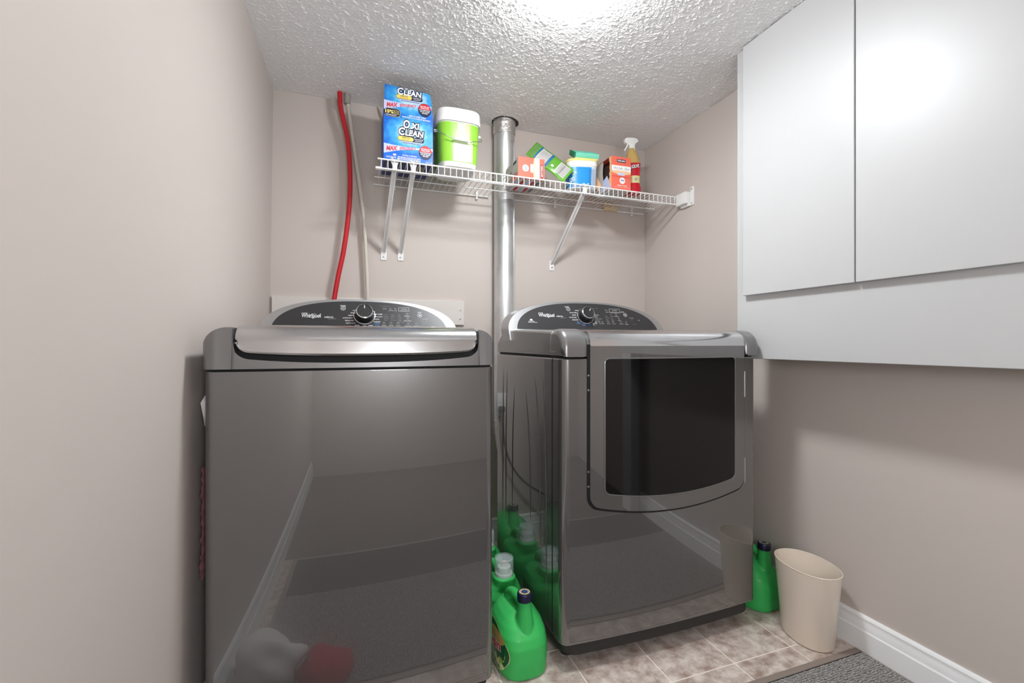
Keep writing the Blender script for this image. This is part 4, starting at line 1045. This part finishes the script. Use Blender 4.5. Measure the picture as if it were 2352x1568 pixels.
def spf(tilt):
    R3 = Matrix.Rotation(math.radians(-8), 4, 'Z') @ Matrix.Rotation(math.radians(30), 4, 'X'); return R3
R3 = spf(-9)
def slab(x0, x1, y0, y1, z0, z1, notch=False):
    pl = [(x0, y0), (x1, y0), (x1, y0+(y1-y0)*0.3), (x1-0.008, (y0+y1)/2), (x1, y1-(y1-y0)*0.3), (x1, y1), (x0, y1)] if notch else [(x0, y0), (x1, y0), (x1, y1), (x0, y1)]
    return prism(pl, lambda a, b, c: tuple(spc+(R3 @ Vector((a, b, c)))), z0, z1, 0.002)
obj('foam', slab(-0.062, 0.062, -0.042, 0.042, -0.010, 0.011, True), 'sponge', sg)
obj('scouring_layer', slab(-0.063, -0.056, -0.042, 0.042, -0.011, 0.013), 'scour', sg)
obj('pale_layer', slab(-0.058, 0.060, -0.043, 0.042, -0.016, -0.010), 'sponge_pale', sg)

# upright coral box torn open on its side
b2 = empty('dryer_sheet_box', (1.21, 1.86, Z0), 'upright coral dryer sheet box with its side torn open beside the tub', 'box')
ux0, ux1, uy0, uy1, uz1 = 1.162, 1.270, 1.872, 2.04, 1.898
obj('front_panel', box(ux0, ux1, uy0, uy0+0.001, Z0, uz1), 'coral', b2, smooth=False)
obj('back_panel', box(ux0, ux1, uy1-0.001, uy1, Z0, uz1), 'coral', b2, smooth=False)
obj('side_panel', box(ux1-0.001, ux1, uy0+0.001, uy1-0.001, Z0, uz1), 'coral', b2, smooth=False)
obj('bottom_panel', box(ux0, ux1-0.001, uy0+0.001, uy1-0.001, Z0, Z0+0.001), 'box_grey', b2, smooth=False)
obj('top_panel', box(ux0, ux1-0.001, uy0+0.001, uy1-0.001, uz1-0.001, uz1), 'coral', b2, smooth=False)
# torn left side: strips in front of, under and behind a ragged hole
def side_strip(poly): return prism(poly, lambda a, b, c: (ux0+c, uy0+0.001+a, Z0+b), 0, 0.001)
hgt = uz1-Z0
obj('side_panel', side_strip([(0, 0), (0.060, 0), (0.050, 0.012), (0.030, 0.030), (0.028, 0.045), (0.016, 0.062), (0.021, 0.075), (0.014, 0.09), (0.018, 0.105), (0.014, 0.125), (0.020, 0.14), (0.022, hgt), (0, hgt)]), 'coral_light', b2, smooth=False)
obj('side_panel', side_strip([(0.060, 0), (0.165, 0), (0.165, hgt), (0.075, hgt-0.004), (0.082, 0.10), (0.076, 0.06), (0.068, 0.03)]), 'box_grey', b2, smooth=False)
obj('dark_filler', box(ux0+0.03, ux1-0.004, uy0+0.004, uy1-0.004, Z0+0.002, uz1-0.004), 'inside_dark', b2, smooth=False)  # dark block fills the carton behind the torn hole
obj('torn_flap', prism([(0.0, 0.0), (0.085, 0.0), (0.080, 0.02), (0.050, 0.048), (0.012, 0.060)], lambda a, b, c: (ux0-0.002-b*0.22+c, uy0+0.004+a, Z0+0.003+b), 0, 0.0009), 'lavender', b2, smooth=False)
obj('torn_flap', prism([(0.0, 0.02), (0.02, 0.0), (0.07, 0.05), (0.075, 0.118), (0.06, 0.122)], lambda a, b, c: (ux0-0.006-0.018*math.sin(a*20)+c, uy0+0.085+a, Z0+0.02+b), 0, 0.0009), 'coral_light', b2, smooth=False)
P = Print((ux0, uy0, Z0), (1, 0, 0), (0, 0, 1)); w, h = ux1-ux0, hgt
P.poly([(0.001, h*0.72), (w-0.001, h*0.74), (w-0.001, h*0.50)]+[(w*(1-i/10), h*(0.50-0.05*math.sin(PI*i/10))) for i in range(1, 10)]+[(0.001, h*0.50)], 'coral_light', 1)
P.rect(0.001, w-0.001, h*0.56, h*0.72, 'white_print', 2); P.text('Ultra Soft - Ultra', w*0.5, h*0.645, w*0.80, 0.011, 'text_grey', 3); P.lines(w*0.2, w*0.8, h*0.575, h*0.60, 1, 'coral_light', 3, 0.5, 3)
P.rect(w*0.28, w*0.72, h*0.83, h*0.92, 'navy', 2); P.text('KIRKLAND', w*0.5, h*0.875, w*0.38, 0.008, 'white_print', 3, bold=0.03)
P.rect(w*0.30, w*0.68, h*0.425, h*0.505, 'lavender', 2, 0.005)
P.rect(0.001, w-0.001, h*0.385, h*0.392, 'red', 2)
P.disc(w*0.55, h*0.27, 0.0155, 0.0155, 'white_print', 2); P.text('250', w*0.55, h*0.28, 0.020, 0.009, 'text_blue', 3, bold=0.03)
P.text('Sheets / Feuilles', w*0.55, h*0.12, w*0.50, 0.006, 'white_print', 2, bold=0.02); P.text('6.4 in x 9 in (16.2 cm)', w*0.55, h*0.06, w*0.78, 0.0055, 'white_print', 2)
P.build('front_print', b2)

# trigger spray bottle
sp = empty('spray_bottle', (1.315, 1.925, Z0), 'red and amber spray bottle with a white trigger head near the corner', 'spray bottle')
scx, scy = 1.316, 1.925; srot = math.radians(-25)
body_s = [(0.0, 0.036, 0.026), (0.004, 0.040, 0.030), (0.03, 0.041, 0.031), (0.055, 0.034, 0.027), (0.075, 0.033, 0.0265), (0.115, 0.037, 0.028), (0.150, 0.039, 0.029)]
sb = obj('bottle', loft([superell(scx, scy, Z0+h, a, b, 2.6, 40, srot) for h, a, b in body_s]+[superell(scx, scy, Z0+0.152, 0.0385, 0.0287, 2.6, 40, srot)]), 'bottle_red', sp)
obj('shoulder', loft([superell(scx+dx, scy+dy, Z0+h, a, b, 2.4, 40, srot) for h, a, b, dx, dy in ((0.150, 0.0388, 0.0288, 0, 0), (0.160, 0.037, 0.028, 0, 0), (0.168, 0.031, 0.026, 0, 0), (0.178, 0.032, 0.026, 0, 0), (0.205, 0.026, 0.022, -0.004, 0), (0.222, 0.016, 0.015, -0.006, 0), (0.230, 0.013, 0.013, -0.007, 0))]), 'amber', sp)
bandv = loft([superell(scx, scy, Z0+h, a, b, 2.6, 40, srot) for h, a, b in ((0.052, 0.0358, 0.0286), (0.058, 0.0350, 0.0282), (0.075, 0.0338, 0.0273), (0.088, 0.0352, 0.0278))], False, False)
obj('label_band', bandv, 'cap_ring', sb)
def ssurf(x, y, d):
    h = y; a_, b = 0.036, 0.0285
    for (h0, a0, b0), (h1, a1, b1_) in zip(body_s, body_s[1:]):
        if h0 <= h <= h1: q = (h-h0)/(h1-h0); a_ = a0+(a1-a0)*q; b = b0+(b1_-b0)*q
    Y = -b*(max(0, 1-abs(x/a_)**2.6))**(1/2.6)-d-0.0012
    return Vector((scx+x*math.cos(srot)-Y*math.sin(srot), scy+x*math.sin(srot)+Y*math.cos(srot), Z0+h))
P = Print((0, 0, 0), (1, 0, 0), (0, 0, 1), surf=ssurf)
P.text('RESOLVE', 0.0, 0.132, 0.058, 0.020, 'navy', 2, bold=0.08, rot=0.15); P.text('RESOLVE', 0.0, 0.132, 0.056, 0.017, 'white_print', 3, bold=0.02, rot=0.15)
P.ring(0.012, 0.070, 0.007, 0.003, 'text_grey', 2); P.build('label_print', sb)
hd = obj('trigger_head', prism([(-0.040, 0.000), (-0.037, -0.012), (-0.018, -0.020), (-0.011, -0.030), (-0.012, -0.047), (0.017, -0.047), (0.014, -0.025), (0.018, -0.012), (0.032, -0.004), (0.034, 0.006), (0.026, 0.014), (0.004, 0.017), (-0.030, 0.013), (-0.038, 0.008)],
    lambda a, b, c: (scx-0.006+a*math.cos(srot*0.2)-c*math.sin(srot*0.2), scy+a*math.sin(srot*0.2)+c*math.cos(srot*0.2), Z0+0.268+b), -0.011, 0.011, 0.004, 3), 'white_plastic', sp, angle=50)
obj('trigger', tube([(scx-0.028, scy-0.001, Z0+0.252), (scx-0.034, scy-0.002, Z0+0.238), (scx-0.044, scy-0.003, Z0+0.222), (scx-0.048, scy-0.003, Z0+0.213)], 0.0042, 10, 5), 'white_plastic', hd)

# ------------------------------------------------------------------ detergent jugs
def remeshed(name, bm, voxel, smooth_it=6):
    me = bpy.data.meshes.new(name); bmesh.ops.recalc_face_normals(bm, faces=bm.faces); bm.to_mesh(me); bm.free()
    o = bpy.data.objects.new(name, me); COL.objects.link(o)
    r = o.modifiers.new('r', 'REMESH'); r.mode = 'VOXEL'; r.voxel_size = voxel
    s = o.modifiers.new('s', 'SMOOTH'); s.iterations = smooth_it; s.factor = 0.5
    dg = bpy.context.evaluated_depsgraph_get(); me2 = bpy.data.meshes.new_from_object(o.evaluated_get(dg))
    bpy.data.objects.remove(o); bpy.data.meshes.remove(me); me2.name = name
    for pg in me2.polygons: pg.use_smooth = True
    return me2
def mesh_obj(name, me, m, parent):
    me.materials.clear(); me.materials.append(M[m]); o = bpy.data.objects.new(name, me); COL.objects.link(o); o.parent = parent; WL[o.name] = worigin(parent); return o
# local frame: long axis along y, spout towards -y; origin at the base centre
def jug_body():
    S_ = [(0.0, 0.073, 0.100, 0), (0.006, 0.078, 0.105, 0), (0.05, 0.080, 0.108, 0), (0.09, 0.080, 0.107, 0.001), (0.115, 0.077, 0.101, 0.004), (0.138, 0.068, 0.090, 0.010), (0.156, 0.054, 0.075, 0.016), (0.168, 0.035, 0.058, 0.020), (0.174, 0.017, 0.04, 0.022)]
    body = loft([superell(0.0, dy, h, a, b, 2.9, 48) for h, a, b, dy in S_])
    neck = loft([superell(0.002, -0.062+0.004*t, 0.085+0.133*t, 0.034-0.015*t, 0.034-0.015*t, 2, 28) for t in linsp(0, 1, 8)])
    handle = tube([(0.006, -0.045, 0.180), (0.0, -0.030, 0.198), (-0.006, -0.004, 0.206), (-0.010, 0.026, 0.200), (-0.012, 0.05, 0.182), (-0.010, 0.062, 0.155), (-0.008, 0.066, 0.12)], 0.0145, 14, 6)
    return merge(body, neck, handle)
def jug_body2():
    S_ = [(0.0, 0.070, 0.096, 0), (0.006, 0.075, 0.101, 0), (0.06, 0.077, 0.103, 0), (0.11, 0.076, 0.10, 0), (0.135, 0.066, 0.088, 0), (0.152, 0.044, 0.062, -0.032), (0.164, 0.040, 0.045, -0.050), (0.176, 0.039, 0.040, -0.058), (0.180, 0.036, 0.037, -0.058)]
    body = loft([superell(0.0, dy, h, a, b, 2.6, 48) for h, a, b, dy in S_])
    handle = tube([(0.0, -0.03, 0.165), (0.0, 0.02, 0.180), (0.0, 0.07, 0.168), (0.0, 0.092, 0.13), (0.0, 0.095, 0.08)], 0.014, 14, 6)
    return merge(body, handle)
MJ1 = remeshed('jug_body', jug_body(), 0.0028); MJ2 = remeshed('jug_body', jug_body2(), 0.0028)
def build_jug(label, group):
    j = empty('detergent_jug', (0, 0, 0), label, 'detergent jug', group)
    b = mesh_obj('jug', MJ1, 'jug_green', j)
    cpx, cpy, cz = 0.002, -0.058, 0.213
    cap = obj('cap', lathe([(0.019, 0.0), (0.0225, 0.001), (0.023, 0.004), (0.023, 0.022), (0.021, 0.0255), (0.017, 0.026)], (cpx, cpy, cz), 32), 'cap_navy', j)
    P = Print((cpx, cpy, cz+0.026), (1, 0, 0), (0, 1, 0)); P.ring(0, 0, 0.0165, 0.0065, 'cap_ring', 0); P.ring(0, 0, 0.0135, 0.0012, 'navy', 1); P.disc(0, 0, 0.0075, 0.0075, 'cap_core', 1); P.build('cap_print', cap)
    # oval label on the broad left face (outer normal -x)
    def ls(x, y, d):
        yy = -x; z = y
        a = 0.080; bb2 = 0.108
        X = -a*(max(0, 1-abs(yy/bb2)**2.9))**(1/2.9)
        if z > 0.09: X *= 1-0.9*((z-0.09)/0.06)**2*0.16
        return Vector((X-d-0.0012, yy, z))
    P = Print((0, 0, 0), (1, 0, 0), (0, 0, 1), surf=ls)
    # rings of quads so the label follows the curved flank
    def oval(x, y, a, b, m, l, nr=6, n=28):
        V = [(x, y)]; Fc = []
        for r in range(1, nr+1):
            for k in range(n): V.append((x+a*r/nr*math.cos(2*PI*k/n), y+b*r/nr*math.sin(2*PI*k/n)))
        for k in range(n): Fc.append((0, 1+k, 1+(k+1) % n))
        for r in range(nr-1):
            for k in range(n): Fc.append((1+r*n+k, 1+r*n+(k+1) % n, 1+(r+1)*n+(k+1) % n, 1+(r+1)*n+k))
        P.raw(V, Fc, m, l)
    oval(0.0, 0.072, 0.094, 0.066, 'cap_ring', 0); oval(0.0, 0.072, 0.092, 0.064, 'jug_label', 1)
    oval(0.028, 0.108, 0.05, 0.018, 'amber', 2, 4)
    P.text('Gain', 0.018, 0.086, 0.090, 0.034, 'white_print', 3, bold=0.09, rot=0.12); P.text('Gain', 0.018, 0.086, 0.087, 0.030, 'red', 4, bold=0.03, rot=0.12)
    for x_, y_, m_ in ((0.06, 0.050, 'lime'), (0.045, 0.040, 'amber'), (0.066, 0.034, 'lime_pale'), (0.03, 0.048, 'lime')): oval(x_, y_, 0.011, 0.009, m_, 2, 2, 14)
    P.lines(0.02, 0.066, 0.020, 0.028, 2, 'lime_pale', 2, 0.4, 3)
    P.build('label_print', b)
    return j
def build_jug2(label, group):
    j = empty('detergent_jug', (0, 0, 0), label, 'detergent jug', group)
    mesh_obj('jug', MJ2, 'jug_green', j)
    c0 = (0.0, -0.058, 0.178)
    inn = obj('pour_spout', lathe([(0.030, 0.0), (0.030, 0.010), (0.024, 0.012), (0.024, 0.032), (0.021, 0.034), (0.012, 0.034), (0.010, 0.044), (0.004, 0.045)], c0, 28), 'white_plastic', j)
    obj('spout_tip', lathe([(0.010, 0.044), (0.010, 0.048), (0.006, 0.049)], c0, 20), 'pink', inn)
    obj('measuring_cap', lathe([(0.0345, 0.0), (0.0335, 0.062), (0.0325, 0.064), (0.0300, 0.064), (0.0300, 0.060), (0.0318, 0.058), (0.0328, 0.0)], c0, 36, cap=False), 'clear', j)
    obj('cap_disc', lathe([(0.0315, 0.0575), (0.0315, 0.0595)], c0, 36), 'clear', j)
    return j
JA = build_jug('green detergent jug with navy cap standing in the gap against the washer', None)
JA.location = (0.488, 1.340, 0); JA.rotation_euler.z = 0
JE = copy_tree(JA); JE['label'] = 'dark green detergent jug with navy cap between dryer and waste basket'
JE.location = (1.466, 1.355, 0); JE.rotation_euler.z = math.radians(6)
for ch in list(JE.children):
    for g in list(ch.children):
        if g.name.startswith('label_print'): bpy.data.objects.remove(g)
JD = copy_tree(JA); JD['label'] = 'green detergent jug with navy cap mirrored in the dryer flank'
JD.location = (0.470, 2.046, 0); JD.rotation_euler.z = 0
JB = build_jug2('green detergent jug with clear measuring cap right behind the navy-capped jug', None)
JB.location = (0.495, 1.567, 0); JB.rotation_euler.z = math.radians(4)
JC = copy_tree(JB); JC['label'] = 'green detergent jug with clear measuring cap deeper in the gap beside the dryer'
JC.location = (0.503, 1.80, 0); JC.rotation_euler.z = math.radians(-4)

# ------------------------------------------------------------------ waste basket
wb_c = (1.452, 1.108); wr = math.radians(90-8)
bs = empty('waste_basket', (*wb_c, 0), 'beige oval plastic waste basket by the white baseboard', 'waste basket')
def bell(z, a, b, n=56): return superell(wb_c[0], wb_c[1], z, a, b, 2.15, n, wr)
outer = [(0.0, 0.080, 0.058), (0.004, 0.084, 0.062), (0.008, 0.086, 0.063), (0.248, 0.109, 0.079), (0.2505, 0.1095, 0.0795)]
inner = [(0.2505, 0.1075, 0.0775), (0.246, 0.1065, 0.0765), (0.010, 0.083, 0.060), (0.006, 0.05, 0.03)]
sh_ = obj('shell', loft([bell(*t) for t in outer+inner]), 'basket', bs, angle=60)
obj('rim', tube([Vector(p_) for p_ in bell(0.2505, 0.1085, 0.0785, 72)]+[Vector(bell(0.2505, 0.1085, 0.0785, 72)[0])], 0.0017, 8), 'basket', bs)

# ------------------------------------------------------------------ floor mat
fm = empty('floor_mat', (0.6, 0.6, 0), 'grey ribbed floor mat with taupe rubber border beside the baseboard', 'mat')
mx0, mx1, my0, my1 = -0.325, 1.548, 0.106, 1.014
obj('rubber_border', box(mx0, mx1, my0, my1, 0.0003, 0.004, 0.0015), 'mat_border', fm)
px0, px1, py0, py1 = mx0+0.024, mx1-0.010, my0+0.024, my1-0.022
obj('pile_base', box(px0, px1, py0, py1, 0.003, 0.0055), 'mat_gap', fm)
rr = random.Random(11); V = []; Fc = []
rows = int((py1-py0)/0.0072)
for r in range(rows):
    y = py0+0.0072*(r+0.5)
    if y < 0.45: continue
    x = px0+0.003*rr.random()
    while x < px1-0.004:
        L_ = rr.uniform(0.006, 0.012); hgt_ = rr.uniform(0.0025, 0.005); dy = rr.uniform(-0.0008, 0.0008); b0 = len(V); w2 = 0.0027
        xa, xb = x, min(x+L_, px1)
        V += [(xa, y-w2+dy, 0.005), (xb, y-w2+dy, 0.005), (xb, y+w2+dy, 0.005), (xa, y+w2+dy, 0.005), (xa+0.001, y-w2*0.5+dy, 0.005+hgt_), (xb-0.001, y-w2*0.5+dy, 0.005+hgt_), (xb-0.001, y+w2*0.5+dy, 0.005+hgt_), (xa+0.001, y+w2*0.5+dy, 0.005+hgt_)]
        Fc += [(b0+4, b0+5, b0+6, b0+7), (b0, b0+1, b0+5, b0+4), (b0+1, b0+2, b0+6, b0+5), (b0+2, b0+3, b0+7, b0+6), (b0+3, b0, b0+4, b0+7)]
        x += L_+0.0008
pl_ = obj('woven_loops', (V, Fc), 'mat_pile', fm, angle=60); pl_['kind'] = 'stuff'

# ------------------------------------------------------------------ cloth things by the washer
def crumple(name, c, r, m, seed, label, cat, squash=(1, 1, 1)):
    rr = random.Random(seed); bm = bmesh.new(); bmesh.ops.create_icosphere(bm, subdivisions=4, radius=1)
    dirs = [(Vector((rr.gauss(0, 1), rr.gauss(0, 1), rr.gauss(0, 1))).normalized(), rr.uniform(3, 9), rr.uniform(0, 6)) for _ in range(9)]
    for v in bm.verts:
        n_ = v.co.normalized(); d = 1+sum(0.06*math.sin(n_.dot(a)*f_+ph) for a, f_, ph in dirs)
        v.co = Vector((c[0]+n_.x*r*d*squash[0], c[1]+n_.y*r*d*squash[1], max(c[2]+n_.z*r*d*squash[2], 0.011)))
    return obj(name, bm, m, at=(c[0], c[1], 0), angle=80, label=label, category=cat)
crumple('laundry_bundle', (-0.255, 0.93, 0.075), 0.085, 'cloth_white', 4, 'crumpled white laundry bundle on the floor before the washer', 'laundry', (1.1, 1.0, 0.85))
crumple('towel', (-0.10, 0.93, 0.03), 0.07, 'cloth_red', 9, 'crumpled dark red towel on the floor beside the white laundry', 'towel', (1.2, 0.9, 0.7))
# cloth ends peeking out of the gap left of the washer
rr = random.Random(5); V = []; Fc = []; nz_ = 44
for i in range(nz_):
    z = 0.43+0.27*i/(nz_-1); fr = max(0.0, 1-i/16)
    sw_ = 0.0018*math.sin(i*1.9)+0.0012*math.sin(i*0.7)
    V += [(-0.3462-0.004*fr+sw_, 1.258+0.004*math.sin(i*1.1), z), (-0.340, 1.33, z)]
for i in range(nz_-1): Fc.append((2*i, 2*i+1, 2*i+3, 2*i+2))
hc = obj('hanging_cloth', (V, Fc), 'cloth_pink', at=(-0.345, 1.29, 0.43), angle=80, label='dull pink frilled cloth end peeking out of the gap left of the washer', category='cloth')
sm = hc.modifiers.new('thick', 'SOLIDIFY'); sm.thickness = 0.002
V = [(-0.338, 1.255, 0.875), (-0.3475, 1.257, 0.856), (-0.341, 1.26, 0.80), (-0.338, 1.32, 0.875), (-0.338, 1.32, 0.80)]
hc2 = obj('hanging_cloth', (V, [(0, 1, 2), (0, 3, 4, 2)]), 'cloth_white', at=(-0.342, 1.27, 0.8), label='small white cloth corner peeking out of the gap left of the washer', category='cloth')
sm = hc2.modifiers.new('thick', 'SOLIDIFY'); sm.thickness = 0.002
